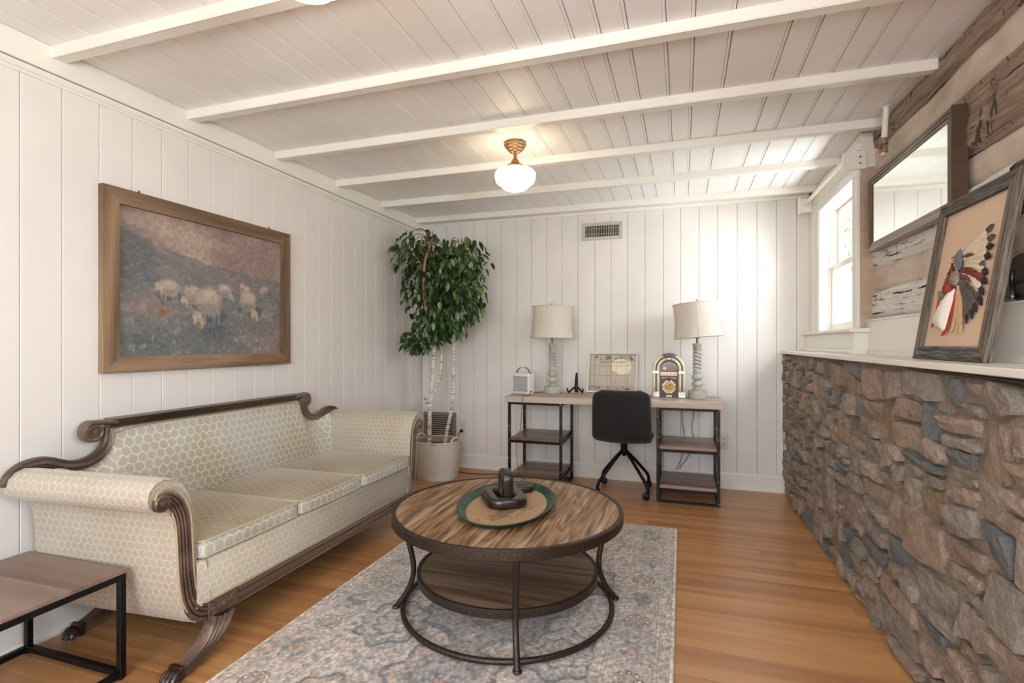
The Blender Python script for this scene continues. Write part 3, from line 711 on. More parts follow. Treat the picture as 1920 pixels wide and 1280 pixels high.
# ================================================================ RUG
RX0,RX1,RY0,RY1=-1.592,-.03,1.06,3.505
def rugfn(U,V):
    Wd,Ld=1.562,2.445
    X=(U-.5)*Wd; Y=(V-.5)*Ld
    ax,ay=np.abs(X),np.abs(Y)
    n1=vnoise(U,V,6,9,5,1); n2=vnoise(U,V,40,60,3,2); n3=vnoise(U,V,3,5,3,3); n4=vnoise(U,V,150,220,2,4)
    C=np.ones(U.shape+(3,))*rgb('C4BAB3')
    C=paintover(C,(n3-.35)*2,rgb('C9C2BD')); C=paintover(C,np.clip((n1-.52)*4,0,1)*.7,rgb('969A9F')); C=paintover(C,np.clip((.42-n1)*5,0,1)*.6,rgb('B59A8F'))
    dx,dy=Wd/2-ax,Ld/2-ay; d=np.minimum(dx,dy)      # distance from the edge
    # outer guard bands and lines
    along=np.where(dx<dy,Y,X)
    def band(a,b,col,k): 
        nonlocal C; C=paintover(C,((d>a)&(d<b))*k,rgb(col))
    band(0,.012,'D5CFCA',.8)
    sq=(np.sin(along*2*PI/.062)>.1)
    C=paintover(C,((d>.022)&(d<.048)&sq)*.55,rgb('8d7f77')); C=paintover(C,((d>.028)&(d<.042)&sq)*.6,rgb('cfc6bf'))
    for a in (.014,.054,.070,.235,.250,.285): band(a,a+.004,'7f7672',.5)
    sq2=(np.sin(along*2*PI/.05)>0)
    C=paintover(C,((d>.254)&(d<.280)&sq2)*.5,rgb('6f7f90'))
    # main border, bluish with palmettes and rosettes
    inb=(d>.074)&(d<.232); C=paintover(C,inb*(.30+.35*(n1>.47)),rgb('A3A19E')); C=paintover(C,inb*np.clip((n2-.55)*5,0,1)*.6,rgb('6f7783'))
    per=.41; s=((along/per+.5)%1-.5)*per; t=d-.153
    r=np.hypot(s,t*1.05); th=np.arctan2(t,s)
    C=paintover(C,inb*np.clip(1-np.abs(r-(.072+.010*np.cos(8*th)))/.010,0,1)*.55,rgb('C8BEB6')); C=paintover(C,inb*((r<.060))*.55,rgb('A08E82'))
    ring=inb*(np.hypot((r-.045),0)<.011)*(np.cos(9*th)>-.1); C=paintover(C,ring*.9,rgb('5f4d42')); core=inb*(np.abs(r-.045)<.0065)*(np.cos(9*th)>.35); C=paintover(C,core,rgb('D8CCBE'))
    s2=((along/per+1.0)%1-.5)*per; r2=np.hypot(s2*.8,t*1.2); C=paintover(C,inb*(r2<.06)*np.clip((n2-.4)*6,0,1)*.7,rgb('5f7184')); C=paintover(C,inb*(r2<.022)*.7,rgb('B2897c'))
    # field
    fld=d>.29
    for (px,py,rad,c1,c2) in [(0,0,.34,'848a92','C2B0A6'),(.0,.62,.22,'B39b92','8b929b'),(.0,-.62,.22,'B39b92','8b929b'),(.36,.32,.15,'8f959c','C6b9b0'),(.36,-.32,.15,'8f959c','C6b9b0'),(.36,.85,.13,'A58d82','CFC5BD'),(.36,-.85,.13,'A58d82','CFC5BD')]:
        rr=np.hypot((ax-px),(Y-py)*.85); th=np.arctan2(Y-py,ax-px); lob=rad*(1+.10*np.cos(8*th)+.10*(n1-.5)); q=rr/lob
        C=paintover(C,fld*(q<1)*.6,rgb(c1)); C=paintover(C,fld*(np.abs(q-.93)<.05)*.7,rgb('5d6875')); C=paintover(C,fld*(q<.72)*.65,rgb(c2)); C=paintover(C,fld*(np.abs(q-.5)<.05)*.6,rgb('7a6a62')); C=paintover(C,fld*(q<.3)*(np.cos(8*th)>0)*.6,rgb('6b7c90')); C=paintover(C,fld*(q<.12)*.7,rgb('B57f74'))
    fl_=np.sin(ax*52+6*n1)*np.sin(Y*44+5*n3); C=paintover(C,fld*(fl_>.72)*.5,rgb('9B7f74')); C=paintover(C,fld*(fl_<-.78)*.5,rgb('66788c'))
    C=paintover(C,fld*np.clip((n2-.6)*6,0,1)*.45,rgb('75808d'))
    # distressing: worn pale patches and fine speckle
    C=paintover(C,np.clip((n3-.5)*4,0,1)*.55,rgb('CBC4BF')); C=C*(.70+.58*n4[...,None]); C=paintover(C,np.clip((n2-.62)*8,0,1)*.4,rgb('D9D4CF'))
    g_=C.mean(-1,keepdims=True); C=g_*.30+C*.70
    return C*np.array([1.07,1.04,1.005])
rug=thing('area_rug','distressed grey, blue and rose oriental rug under the coffee table','rug',(-.81,2.28,0))
grid_picture('pile',rugfn,420,660,lambda U,V:np.stack([RX0+(RX1-RX0)*U,RY0+(RY1-RY0)*V,.0085+0*U],-1),M_rug,rug)
m=MB(); m.cbox(RX0-.003,RX1+.003,RY0-.003,RY1+.003,.0005,.0080,.003); m.build('backing',simple('rug_bound_edge','BDB5AE',0.95,0,0.15,200),rug)
# ================================================================ PAINTING
pa=thing('framed_painting','large oil painting of grazing sheep in a brown barnwood frame','painting',(XL,2.2,1.06))
PY0,PY1,PZ0,PZ1=1.625,2.782,1.066,1.908; fx=XL+.034
def mitre(y0,y1,z0,z1,wd,x0,x1,side):
    i=wd
    P={'bottom':[(y0,z0),(y1,z0),(y1-i,z0+i),(y0+i,z0+i)],'top':[(y0,z1),(y0+i,z1-i),(y1-i,z1-i),(y1,z1)],'left':[(y0,z0),(y0+i,z0+i),(y0+i,z1-i),(y0,z1)],'right':[(y1,z0),(y1,z1),(y1-i,z1-i),(y1-i,z0+i)]}[side]
    return MB().extrude(P,lambda p,q,t:(t,p,q),x0,x1)
for s_,mt in (('bottom',M_reclaim),('top',M_reclaim),('left',M_reclaimz),('right',M_reclaimz)): mitre(PY0,PY1,PZ0,PZ1,.072,XL+.002,fx,s_).build('frame_rail',mt,pa)
for yy in (1.80,2.62): MB().tube([(XL+.012,yy-.008,PZ1),(XL+.012,yy,PZ1+.014),(XL+.012,yy+.008,PZ1)],.0025,6).build('hanger_hook',M_black,pa)
def sheepfn(U,V):
    n=vnoise(U,V,9,14,5,11); n2=vnoise(U,V,60,40,3,12); n3=vnoise(U,V,4,3,4,13); br=vnoise((U*.75+V*.25),(V*.6+(1-U)*.4),22,110,3,14); gr=vnoise(U,V,70,26,3,15)
    C=np.ones(U.shape+(3,))*rgb('9a8480')
    C=paintover(C,np.clip((n3-.45)*3,0,1),rgb('b29c92')); C=paintover(C,np.clip((.5-n3)*3,0,1)*.7,rgb('8a6d6c')); C=paintover(C,np.clip((V-.85)*5,0,1)*.5,rgb('8d6f70'))
    cl=np.exp(-(((U-.33)/.30)**2+((V-.88+.1*(U-.3))/.055)**2)); C=paintover(C,cl*.6,rgb('c0a596'))
    hill=.76-.13*U+.02*(n-.5)+.03*np.sin(U*7)*(U<.5)
    C=paintover(C,(V<hill)*.9,rgb('70727d')); C=paintover(C,(V<hill)*np.clip((n-.5)*4,0,1)*.5,rgb('8f7f83'))
    C=paintover(C,((V<hill)&(U>.5))*np.clip((.66-V)*6,0,1)*.7,rgb('87777c'))
    bush=np.hypot((U-.02)/.22,(V-.62)/.27)+.5*(n-.5); C=paintover(C,np.clip((1-bush)*4,0,1)*.85,rgb('5a646c')); C=paintover(C,np.clip((1-bush)*4,0,1)*(br>.62)*.15,rgb('7f888c'))
    gl=V<(.52-.03*U+.05*(n-.5)); C=paintover(C,gl*.8,rgb('6b747a')); C=paintover(C,gl*np.clip((n-.48)*5,0,1)*.75,rgb('8f857f'))
    C=paintover(C,gl*(np.exp(-(((U-.2)/.14)**2+((V-.33)/.07)**2)))*.8,rgb('8d7670'))
    C=paintover(C,(np.exp(-(((U-.50)/.10)**2+((V-.19)/.09)**2)))*.9,rgb('44596c')); C=paintover(C,np.clip(1-np.hypot((U-.12)/.30,(V-.12)/.16)+.6*(n-.5),0,1)*.8,rgb('51626a'))
    C=paintover(C,np.clip((U-.62)*3,0,1)*(V<.22)*.8*np.clip(n*1.4,0,1),rgb('96777a'))
    gm_=np.clip((n-.42)*5,0,1); C=paintover(C,gl*np.clip((gr-.50)*6,0,1)*(V<.36)*.38*gm_,rgb('a89e93')); C=paintover(C,gl*np.clip((gr-.62)*8,0,1)*(V<.3)*.4*gm_,rgb('c2b6a6'))
    def E(cx,cy,a,b,rot=0):
        x=U-cx;y=(V-cy); c,s=math.cos(rot),math.sin(rot); return np.hypot((x*c+y*s)/a,(-x*s+y*c)/b)+.75*(n2-.5)
    def sheep(cx,cy,a,b,hx,hy,sc_=1):
        nonlocal C
        C=paintover(C,np.clip((1.15-E(cx+.01,cy-b*.75,a*1.25,b*.55))*4,0,1)*.75,rgb('43586a'))
        for lx in (-.6,-.3,.35,.65): C=paintover(C,((np.abs(U-(cx+lx*a))<a*.10)&(V<cy-.3*b)&(V>cy-1.35*b))*.55,rgb('a3968c'))
        C=paintover(C,np.clip((1-E(cx,cy,a,b))*6,0,1)*.95,rgb('a3968d')); C=paintover(C,np.clip((1-E(cx-.005,cy+b*.28,a*.85,b*.62))*5,0,1)*.9,rgb('b8a899')); C=paintover(C,np.clip((1-E(cx+a*.1,cy+b*.45,a*.6,b*.3))*3,0,1)*.5,rgb('cdbcaa')); C=paintover(C,np.clip((1-E(cx-a*.15,cy-b*.45,a*.8,b*.45))*3,0,1)*.5,rgb('7f7c80'))
        C=paintover(C,np.clip((1-E(cx,cy,a,b))*6,0,1)*(n2>.6)*.35,rgb('85796f'))
        C=paintover(C,np.clip((1-E(hx,hy,.026*sc_,.055*sc_,.25))*6,0,1)*.95,rgb('b8a695')); C=paintover(C,np.clip((1-E(hx,hy-.03*sc_,.014*sc_,.022*sc_))*5,0,1)*.7,rgb('7d675c'))
    sheep(.87,.555,.028,.035,.845,.54,.5); sheep(.58,.51,.050,.060,.625,.46,.7); sheep(.25,.485,.062,.070,.20,.47,.8); sheep(.39,.455,.065,.075,.335,.40,.8)
    sheep(.725,.52,.04,.06,.70,.56,.7); sheep(.745,.44,.066,.10,.79,.33,1.1); sheep(.48,.41,.088,.125,.415,.27,1.4)
    C=paintover(C,np.exp(-(((U-.223)/.030)**2+((V-.311)/.028)**2))*.8,rgb('8a5b35'))
    C=paintover(C,((np.abs(U-.498)<.0015)&(V<.25))*.5,rgb('d0c8c0')); C=paintover(C,np.clip((br-.55)*5,0,1)*.10,rgb('d0bfb2')); C=paintover(C,np.clip((.44-br)*5,0,1)*.12,rgb('4c5058')); C=C*(.84+.30*n2[...,None])
    g_=C.mean(-1,keepdims=True); C=g_*.28+C*.72
    return C*np.array([.97,.94,.90])
grid_picture('canvas',sheepfn,460,330,lambda U,V:np.stack([XL+.016+0*U,PY0+.068+(PY1-PY0-.136)*U,PZ0+.068+(PZ1-PZ0-.136)*V],-1),M_canvas,pa)
MB().box(XL+.004,XL+.0150,PY0+.06,PY1-.06,PZ0+.06,PZ1-.06).build('backing_board',M_reclaim,pa)
# ================================================================ MIRROR on the log wall
mi=thing('wall_mirror','rectangular mirror in silvered wood frame hung on the log wall','mirror',(1.0,2.86,1.69))
MY0,MY1,MZ0,MZ1=2.396,3.325,1.698,2.098; xa,xb=.970,1.012; fw=.045
def mpiece(side,mt):
    P={'bottom':[(MY0,MZ0),(MY1,MZ0),(MY1-fw,MZ0+fw),(MY0+fw,MZ0+fw)],'top':[(MY0,MZ1),(MY0+fw,MZ1-fw),(MY1-fw,MZ1-fw),(MY1,MZ1)],'near':[(MY0,MZ0),(MY0+fw,MZ0+fw),(MY0+fw,MZ1-fw),(MY0,MZ1)],'far':[(MY1,MZ0),(MY1,MZ1),(MY1-fw,MZ1-fw),(MY1-fw,MZ0+fw)]}[side]
    m=MB(); n=len(P); m.extrude(P,lambda p,q,t:(t,p,q),xb,xa+.008)
    c=Vector((sum(p[0] for p in P)/4,sum(p[1] for p in P)/4))
    o0,o1,i1,i0={'bottom':(P[0],P[1],P[2],P[3]),'top':(P[0],P[3],P[2],P[1]),'near':(P[0],P[3],P[2],P[1]),'far':(P[0],P[1],P[2],P[3])}[side]
    for k0,k1,h in ((.04,.30,.008),(.36,.62,.005),(.68,.96,.002)):
        a=[(o0[0]+(i0[0]-o0[0])*k,o0[1]+(i0[1]-o0[1])*k) for k in (k0,k1)]; b=[(o1[0]+(i1[0]-o1[0])*k,o1[1]+(i1[1]-o1[1])*k) for k in (k0,k1)]
        m.extrude([a[0],b[0],b[1],a[1]],lambda p,q,t:(t,p,q),xa+.009,xa+.008-h)
    return m.build('frame_rail',mt,mi)
mpiece('bottom',M_mframe);mpiece('top',M_mframe);mpiece('near',M_mframev);mpiece('far',M_mframev)
MB().cbox(xa+.001,1.022,MY0-.006,MY0+.001,MZ0-.002,MZ1+.004,.001).build('side_edge',M_mside,mi)
MB().box(xa+.010,xa+.014,MY0+fw-.004,MY1-fw+.004,MZ0+fw-.004,MZ1-fw+.004).build('mirror_glass',M_mirror,mi)
# ================================================================ LEANING SHADOWBOX PICTURE
# local frame: X to the right as seen from the room (towards -y), Z up, -Y faces the room
AW,AH=.512,.600
ap=thing('leaning_picture','grey barnwood shadowbox of yarn and feather headdress profile, leaning on ledge','picture',(.872,2.211,1.1405))
ap.rotation_euler=Matrix(((0,1,0),(-1,0,0),(0,0,1))).to_euler() # local +x -> world -y, local y -> +x
tilt=math.radians(9.0); ap.rotation_euler=(Matrix.Rotation(tilt,3,'Y')@Matrix(((0,1,0),(-1,0,0),(0,0,1)))).to_euler()
def afr(side,mt,wd=.049,y0=0,y1=.021):
    x0,x1,z0,z1=-AW/2,AW/2,0,AH
    P={'bottom':[(x0,z0),(x1,z0),(x1-wd,z0+wd),(x0+wd,z0+wd)],'top':[(x0,z1),(x0+wd,z1-wd),(x1-wd,z1-wd),(x1,z1)],'left':[(x0,z0),(x0+wd,z0+wd),(x0+wd,z1-wd),(x0,z1)],'right':[(x1,z0),(x1,z1),(x1-wd,z1-wd),(x1-wd,z0+wd)]}[side]
    return MB().extrude(P,lambda p,q,t:(p,t,q),y0,y1).build('frame_rail',mt,ap,local=True)
M_gfh=barn('grey_barnwood_rail',0,'262321','605a55','a19b95')
for s_ in ('bottom','top'): afr(s_,M_gfh)
for s_ in ('left','right'): afr(s_,M_gframev)
MB().box(-AW/2+.04,AW/2-.04,.014,.018,.04,AH-.04).build('linen_backing',simple('peach_linen','D9BDA3',0.9,0,0.05,300,0.2),ap,local=True)
def A(a,b,d=0.0): return ((a*1.06-.062-.5)*AW,.0135-d,b*AH)
def fea(name,a0,b0,a1,b1,wd,mt,tipm,tip=.35,d=.004,bend=.02):
    p0=Vector(A(a0,b0,d)); p1=Vector(A(a1,b1,d)); ax=p1-p0; n=Vector((-ax.z,0,ax.x)).normalized(); K=9
    m=MB(); vs=[];
    for i in range(K+1):
        t=i/K; w_=wd*(math.sin(PI*min(t*.92+.08,1))**.55)*(.75+.35*t); c=p0+ax*t+n*bend*math.sin(PI*t)
        j=.12*wd*((-1)**i)
        vs+=[c+n*(w_+j),c+Vector((0,-.006,0)),c-n*(w_+j)]
    for i in range(K):
        m.m=0 if i/K<1-tip else 1
        m.add([vs[3*i],vs[3*i+1],vs[3*i+4],vs[3*i+3]],[(0,1,2,3)]).add([vs[3*i+1],vs[3*i+2],vs[3*i+5],vs[3*i+4]],[(0,1,2,3)])
    return m.build(name,[mt,tipm],ap,local=True)
Fc=simple('cream_feather','D8C9B0',0.9,0,0.15,200,0.6); Fb=simple('black_feather_tip','25201f',0.8,0,0.3,200,0.6); Fg=simple('grey_brown_feather','5a4f49',0.85,0,0.3,120,0.6); Fr=simple('red_fluff','7a3a30',0.9,0,0.2,150,0.6); Ft=simple('tan_feather','B99A72',0.9,0,0.2,150,0.5)
Fwhite=simple('white_fur_tail','E3DCD0',0.95,0,0.08,120,0.8); Fred=simple('red_ribbon','A51E23',0.6); Fskin=simple('russet_yarn_face','85492c',0.9,0,0.35,90,0.8); Fdk=simple('dark_brown_yarn','4a2a1a',0.9); Fbl=simple('blue_grey_beads','66727f',0.7,0,0.35,150,0.5); Ffur=simple('grizzled_fur_tuft','8a7f76',0.95,0,0.4,120,0.9)
for k,(q,wd,a_,b_) in enumerate([((.50,.63,.80,.745),.018,Fc,Fg),((.52,.62,.84,.68),.017,Fc,Fg),((.53,.60,.85,.625),.017,Fc,Fb),((.54,.59,.85,.565),.018,Fc,Fb),((.54,.57,.78,.525),.015,Fc,Fg),((.55,.55,.84,.475),.017,Fc,Fb),((.55,.52,.86,.42),.017,Fr,Fb),((.55,.50,.85,.36),.017,Fc,Fb),((.55,.48,.84,.305),.017,Fg,Fb),((.55,.45,.80,.27),.016,Fg,Fb),((.55,.44,.77,.235),.015,Fg,Fb),((.56,.42,.72,.21),.014,Fg,Fb)]):
    fea('feather',*q,wd,a_,b_,.32,.004+.001*(k%4),.008)
for q in ((.53,.61,.66,.60),(.54,.54,.72,.50),(.55,.50,.70,.44)): fea('red_fluff_plume',*q,.008,Fr,Fr,0,.011,.002)
for q in ((.53,.42,.56,.165),(.55,.40,.62,.16),(.56,.38,.67,.158),(.57,.40,.64,.20),(.52,.44,.60,.27)): fea('tan_feather',*q,.010,Ft,Ft,0,.008,.004)
def blob(name,pts,mt,d0=.004,h=.012,n=3):
    P=[Vector(A(a,b,d0)) for a,b in pts]; P=bez(P+[P[0]],n)[:-1]; c=sum(P,Vector())/len(P); m=MB(); vs=[]
    for k,s_ in enumerate((1,.82,.5)):
        for p in P: vs.append(c+(p-c)*s_+Vector((0,-h*(0,.6,.95)[k],0)))
    vs.append(c+Vector((0,-h,0))); L=len(P); fs=[]
    for k in range(2):
        for i in range(L): j=(i+1)%L; fs.append((k*L+i,k*L+j,(k+1)*L+j,(k+1)*L+i))
    for i in range(L): fs.append((2*L+i,2*L+(i+1)%L,3*L))
    return m.add(vs,fs).build(name,mt,ap,smooth=True,local=True)
blob('yarn_face',[(.385,.60),(.46,.57),(.49,.52),(.47,.45),(.44,.415),(.37,.40),(.315,.405),(.30,.43),(.325,.445),(.315,.465),(.335,.475),(.318,.495),(.345,.52),(.365,.555)],Fskin)
blob('dark_hair_strand',[(.40,.59),(.44,.585),(.47,.55),(.44,.54),(.41,.56)],Fdk,.015,.004); blob('eye_shadow',[(.365,.53),(.40,.535),(.41,.52),(.38,.515)],Fdk,.015,.003); blob('mouth_line',[(.325,.45),(.36,.445),(.385,.435),(.35,.435)],Fdk,.014,.003)
blob('beaded_browband',[(.395,.62),(.47,.665),(.52,.61),(.525,.55),(.49,.52),(.46,.56)],Fbl,.012,.006)
for k in range(5):
    a0=.405+.022*k; b0=.618-.021*k
    MB().add([A(a0,b0,.020),A(a0+.014,b0-.016,.020),A(a0+.045,b0+.012,.020)],[(0,1,2)]).build('red_bead_triangle',Fred,ap,local=True)
    MB().add([A(a0+.013,b0-.014,.0205),A(a0+.022,b0-.020,.0205),A(a0+.052,b0+.008,.0205)],[(0,1,2)]).build('white_bead_triangle',Fwhite,ap,local=True)
blob('fur_tuft',[(.44,.53),(.49,.535),(.53,.50),(.53,.45),(.48,.435),(.44,.46)],Ffur,.012,.014); blob('fur_tuft',[(.26,.435),(.32,.415),(.36,.40),(.33,.385),(.29,.37),(.27,.40)],Ffur,.006,.010)
blob('white_fur_tail',[(.485,.425),(.43,.39),(.37,.33),(.32,.26),(.31,.215),(.36,.20),(.40,.185),(.46,.17),(.485,.20),(.50,.28),(.515,.36),(.51,.42)],Fwhite,.014,.020)
MB().cbox(-.011,.011,-.007,.007,-.014,.014,.003,M=Matrix.Translation(Vector(A(.488,.425,.030)))).build('red_wrap',Fred,ap,local=True)
for q in ((.30,.37,.275,.20),(.52,.40,.50,.17),(.47,.20,.44,.145)): fea('red_ribbon_strand',*q,.007,Fred,Fred,0,.010,.006)
# glass vase on the panel lip behind the picture
va=MB(); va.lathe([(.0001,0),(.020,0),(.023,.008),(.022,.025),(.013,.045),(.007,.062),(.007,.085),(.010,.095),(.0085,.095),(.005,.084),(.005,.062),(.011,.045),(.020,.025),(.021,.009),(.0001,.005)],(.998,2.07,1.3325),28)
tag(va.build('glass_vase',M_vase,smooth=True,origin=(.998,2.07,1.3325)),'small clear glass bottle vase on the panel lip behind the leaning picture','vase')
# ================================================================ SOFA
SX=-1.715; SC=2.27       # front plane and centre in y
so=thing('sofa','cream brocade three-seat sofa with carved scroll arms and reeded walnut frame','sofa',(-2.05,2.27,0))
sh=lambda x: -.05*(SX-x)/.68
def sy(side,s,x): return SC+sh(x)-side*s     # side=+1 near arm (smaller y), -1 far arm
armp=[(.755,.205),(.782,.262),(.793,.36),(.797,.46),(.802,.55),(.812,.615),(.828,.660),(.855,.700),(.890,.722),(.925,.728),(.955,.718),(.976,.695),(.982,.665),(.976,.638),(.958,.620),(.930,.612),(.905,.602),(.889,.575),(.880,.52),(.874,.45),(.871,.39),(.866,.33),(.858,.27),(.845,.215),(.825,.178),(.795,.160),(.760,.155)]
armc=Vector((.85,.42))
XS=[-1.722,-1.716,-1.722,-1.74,-1.80,-1.95,-2.10,-2.25,-2.33,-2.375,-2.385]
SCL=[.90,.965,.992,1.0,1.0,1.0,1.0,1.0,1.0,.995,.95]
def armloft(side):
    m=MB(); n=len(armp); vs=[]; L=[0]
    for i in range(n): p=armp[i];q=armp[(i+1)%n]; L.append(L[-1]+math.hypot(p[0]-q[0],p[1]-q[1]))
    for x,k in zip(XS,SCL):
        for i,(s,z) in enumerate(armp):
            # contract around the local mid-thickness
            t_=1-k
            j=(n-1-i); ms=(s+armp[j][0])/2; mz=(z+armp[j][1])/2
            s2=s+(ms-s)*t_*1.4; z2=z+(mz-z)*t_*1.4
            if z>.60 : z2-=.0*(SX-x)
            vs.append((x,sy(side,s2,x),z2))
    fs=[];uv=[]
    for k in range(len(XS)-1):
        for i in range(n):
            j=(i+1)%n; q=[k*n+i,k*n+j,(k+1)*n+j,(k+1)*n+i]; u=[(XS[k],L[i]),(XS[k],L[i+1]),(XS[k+1],L[i+1]),(XS[k+1],L[i])]
            if side>0: q=q[::-1];u=u[::-1]
            fs.append(q);uv.append(u)
    for e,rev in ((0,side<0),(len(XS)-1,side>0)):
        # strip caps between mirrored indices
        for i in range(n//2):
            a,b=i,i+1; c,d=n-1-(i+1),n-1-i
            if len({a,b,c,d})<3: continue
            q=[e*n+a,e*n+b,e*n+c,e*n+d]; q=list(dict.fromkeys(q)); u=[armp[r-e*n] for r in q]
            if not rev: q=q[::-1];u=u[::-1]
            fs.append(q);uv.append(u)
    m.add(vs,fs,uv); return m
# arm facings: reeded scroll strips
facing=[(.934,.648,.010),(.926,.660,.016),(.905,.655,.022),(.884,.635,.024),(.866,.604,.0245),(.853,.56,.025),(.847,.50,.0255),(.844,.44,.026),(.841,.38,.027),(.836,.33,.028),(.826,.27,.030),(.806,.225,.032),(.776,.195,.0335),(.748,.183,.0345)]
def ribbon(pts,x0,x1,side,reeds=4,n=6,rail=True):
    """carved strip in the y-z plane: pts (s,z,halfwidth)"""
    P=bez([(a,b,c) for a,b,c in pts],n); m=MB(); K=reeds*6; vs=[]
    N=len(P)
    for i,p in enumerate(P):
        a=P[max(i-1,0)];b=P[min(i+1,N-1)]; t=Vector((b.x-a.x,b.y-a.y)).normalized(); nn=Vector((-t.y,t.x))
        row=[]
        for k in range(K+1):
            f=-1+2*k/K; 
            g=abs(math.sin((f*.5+.5)*reeds*PI*1.0))**.6 if abs(f)<.999 else 0
            if f<-.55: g=.75 if f>-.97 else 0      # plain outer fillet
            xx=x1+ .010*g
            row.append((xx,p.x+nn.x*f*p.z,p.y+nn.y*f*p.z))
        row=[(x0,p.x-nn.x*p.z,p.y-nn.y*p.z)]+row+[(x0,p.x+nn.x*p.z,p.y+nn.y*p.z)]
        vs+=[(x,sy(side,s,SX),z) for x,s,z in row]
    M_=K+3; fs=[]
    for i in range(N-1):
        for k in range(M_-1):
            q=(i*M_+k,i*M_+k+1,(i+1)*M_+k+1,(i+1)*M_+k); fs.append(q if side>0 else q[::-1])
    return m.add(vs,fs)
for side in (1,-1):
    ar=armloft(side).build('arm',M_damask2,so,smooth=True,auto=50)
    w_=ribbon(facing,SX-.02,SX-.002,side).build('arm_facing',M_mahog,so,smooth=True,auto=40)
    # scroll button
    m=MB(); prof=[(.030,-.012),(.030,0.006),(.026,.011),(.020,.011),(.018,.007),(.013,.007),(.011,.012),(.0001,.014)]
    m.lathe(prof,(0,0,0),24,M=Matrix.Translation((SX+.002,sy(side,.934,SX),.644))@Matrix.Rotation(PI/2,4,'Y')); m.build('scroll_rosette',M_mahog,w_,smooth=True,auto=35)
    # gimp braid around the arm front
    pth=[(SX+.003,sy(side,s,SX),z) for s,z,_ in [(q[0]+.030,q[1]-.004,0) for q in facing[4:12]]]
    MB().tube(bez(pth,6),.0035,6).build('gimp_braid',M_gimp,ar)
    pth=[(SX+.004,sy(side,s,SX),z) for s,z in [(.96,.662),(.945,.688),(.91,.690),(.875,.672),(.845,.635),(.826,.59),(.819,.53),(.815,.45),(.811,.38),(.803,.30),(.785,.255),(.75,.228)]]
    MB().tube(bez(pth,6),.0035,6).build('gimp_braid',M_gimp,ar)
# seat box and front panel
m=MB(); m.rbox(-2.36,SX+.004,sy(-1,.80,SX),sy(1,.80,SX),.2135,.386,r=.014,n=14,bulge=(.008,0,0)); m.build('seat_panel',M_damask2,so,smooth=True,cubeuv=True)
for side in (1,-1):
    pth=bez([(SX+.0085,sy(side,s,SX),z) for s,z in [(.745,.232),(.752,.27),(.757,.33),(.764,.375),(.775,.39)]],5); MB().tube(pth,.003,6).build('piping',M_piping,so)
m=MB().tube([(SX+.008,sy(1,.76,SX),.222),(SX+.008,sy(-1,.76,SX),.222)],.0035,6); m.build('gimp_braid',M_gimp,so)
m=MB().box(-2.36,SX-.034,sy(1,.79,SX),sy(-1,.79,SX),.150,.2125); m.build('under_frame',simple('black_dust_cover','1d1916',0.95),so)
# cushions
cb=[(1.483,2.005),(2.012,2.506),(2.513,3.055)]
for i,(a,b) in enumerate(cb):
    x0,x1=-2.33,SX+.012
    m=MB(); m.rbox(x0,x1,a+.002,b-.002,.388,.462,r=.020,n=14,bulge=(.006,.0,.030))
    top=[];
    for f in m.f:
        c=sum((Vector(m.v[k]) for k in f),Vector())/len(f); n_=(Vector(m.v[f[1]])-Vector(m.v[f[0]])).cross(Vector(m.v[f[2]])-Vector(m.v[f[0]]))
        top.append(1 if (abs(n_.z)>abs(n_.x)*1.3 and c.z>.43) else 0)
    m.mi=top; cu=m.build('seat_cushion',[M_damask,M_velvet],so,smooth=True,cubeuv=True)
    for z_ in (.399,.4565):
        r_=.016; xx1=x1-.001+(.004 if z_<.42 else .002); pth=[(x0+.02,a+.003,z_),(x1-r_,a+.003,z_),(x1-r_*.3,a+.003+r_*.3,z_),(xx1,a+.002+r_,z_),(xx1+.003,(a+b)/2,z_),(xx1,b-.002-r_,z_),(x1-r_*.3,b-.003-r_*.3,z_),(x1-r_,b-.003,z_),(x0+.02,b-.003,z_)]
        MB().tube(pth,.0034,6).build('piping',M_piping,cu)
# backrest upholstery
def ztop(s):   # s = distance from centre
    s=abs(s)
    pts=[(0,.835),(.585,.835),(.603,.80),(.612,.77),(.628,.735),(.66,.712),(.70,.700),(.76,.700),(.80,.712),(.86,.728)]
    for (a,b),(c,d) in zip(pts[:-1],pts[1:]):
        if s<=c: return b+(d-b)*(s-a)/(c-a)
    return pts[-1][1]
m=MB(); ny,nz=90,16; vs=[];uv=[];fs=[];CY=SC-.05
def bx_(s,t): # forward bulge
    e=min(1,(.84-abs(s))/.18); e=max(e,0)
    return -2.385+.055*(1-t)+.035*math.sin(PI*min(t*1.05,1))*(e**.5)+.09*(1-e)**2*(1-t*.4)
for j in range(nz+1):
    t=j/nz
    for i in range(ny+1):
        s=-.84+1.68*i/ny; zt=ztop(s)-.012; vs.append((bx_(s,t),CY+s,.36+(zt-.36)*t)); uv.append((s,.36+(.83-.36)*t if abs(s)<.6 else .36+(zt-.36)*t))
for j in range(nz):
    for i in range(ny): a=j*(ny+1)+i; fs.append((a,a+1,a+ny+2,a+ny+1))
m.add(vs,fs,[[uv[k] for k in f] for f in fs]); m.build('backrest',M_damask,so,smooth=True)
m=MB(); pr=[(CY+s,.30) for s in (-.86,.86)]+[(CY+s,ztop(s)-.01) for s in [.86-.02*k for k in range(87)]]
m.extrude(pr,lambda p,q,t:(t,p,q),-2.415,-2.388); m.build('back_panel',M_damask2,so)
pb=bez([(bx_(s,1)+.004,CY+s,ztop(s)-.016) for s in [-.80,-.76,-.70,-.66,-.628,-.612,-.603,-.595]]+[(bx_(0,1)+.004,CY-.4,.820),(bx_(0,1)+.004,CY+.4,.820)]+[(bx_(s,1)+.004,CY+s,ztop(s)-.016) for s in [.595,.603,.612,.628,.66,.70,.76,.80]],5); MB().tube(pb,.0035,6).build('gimp_braid',M_gimp,so)
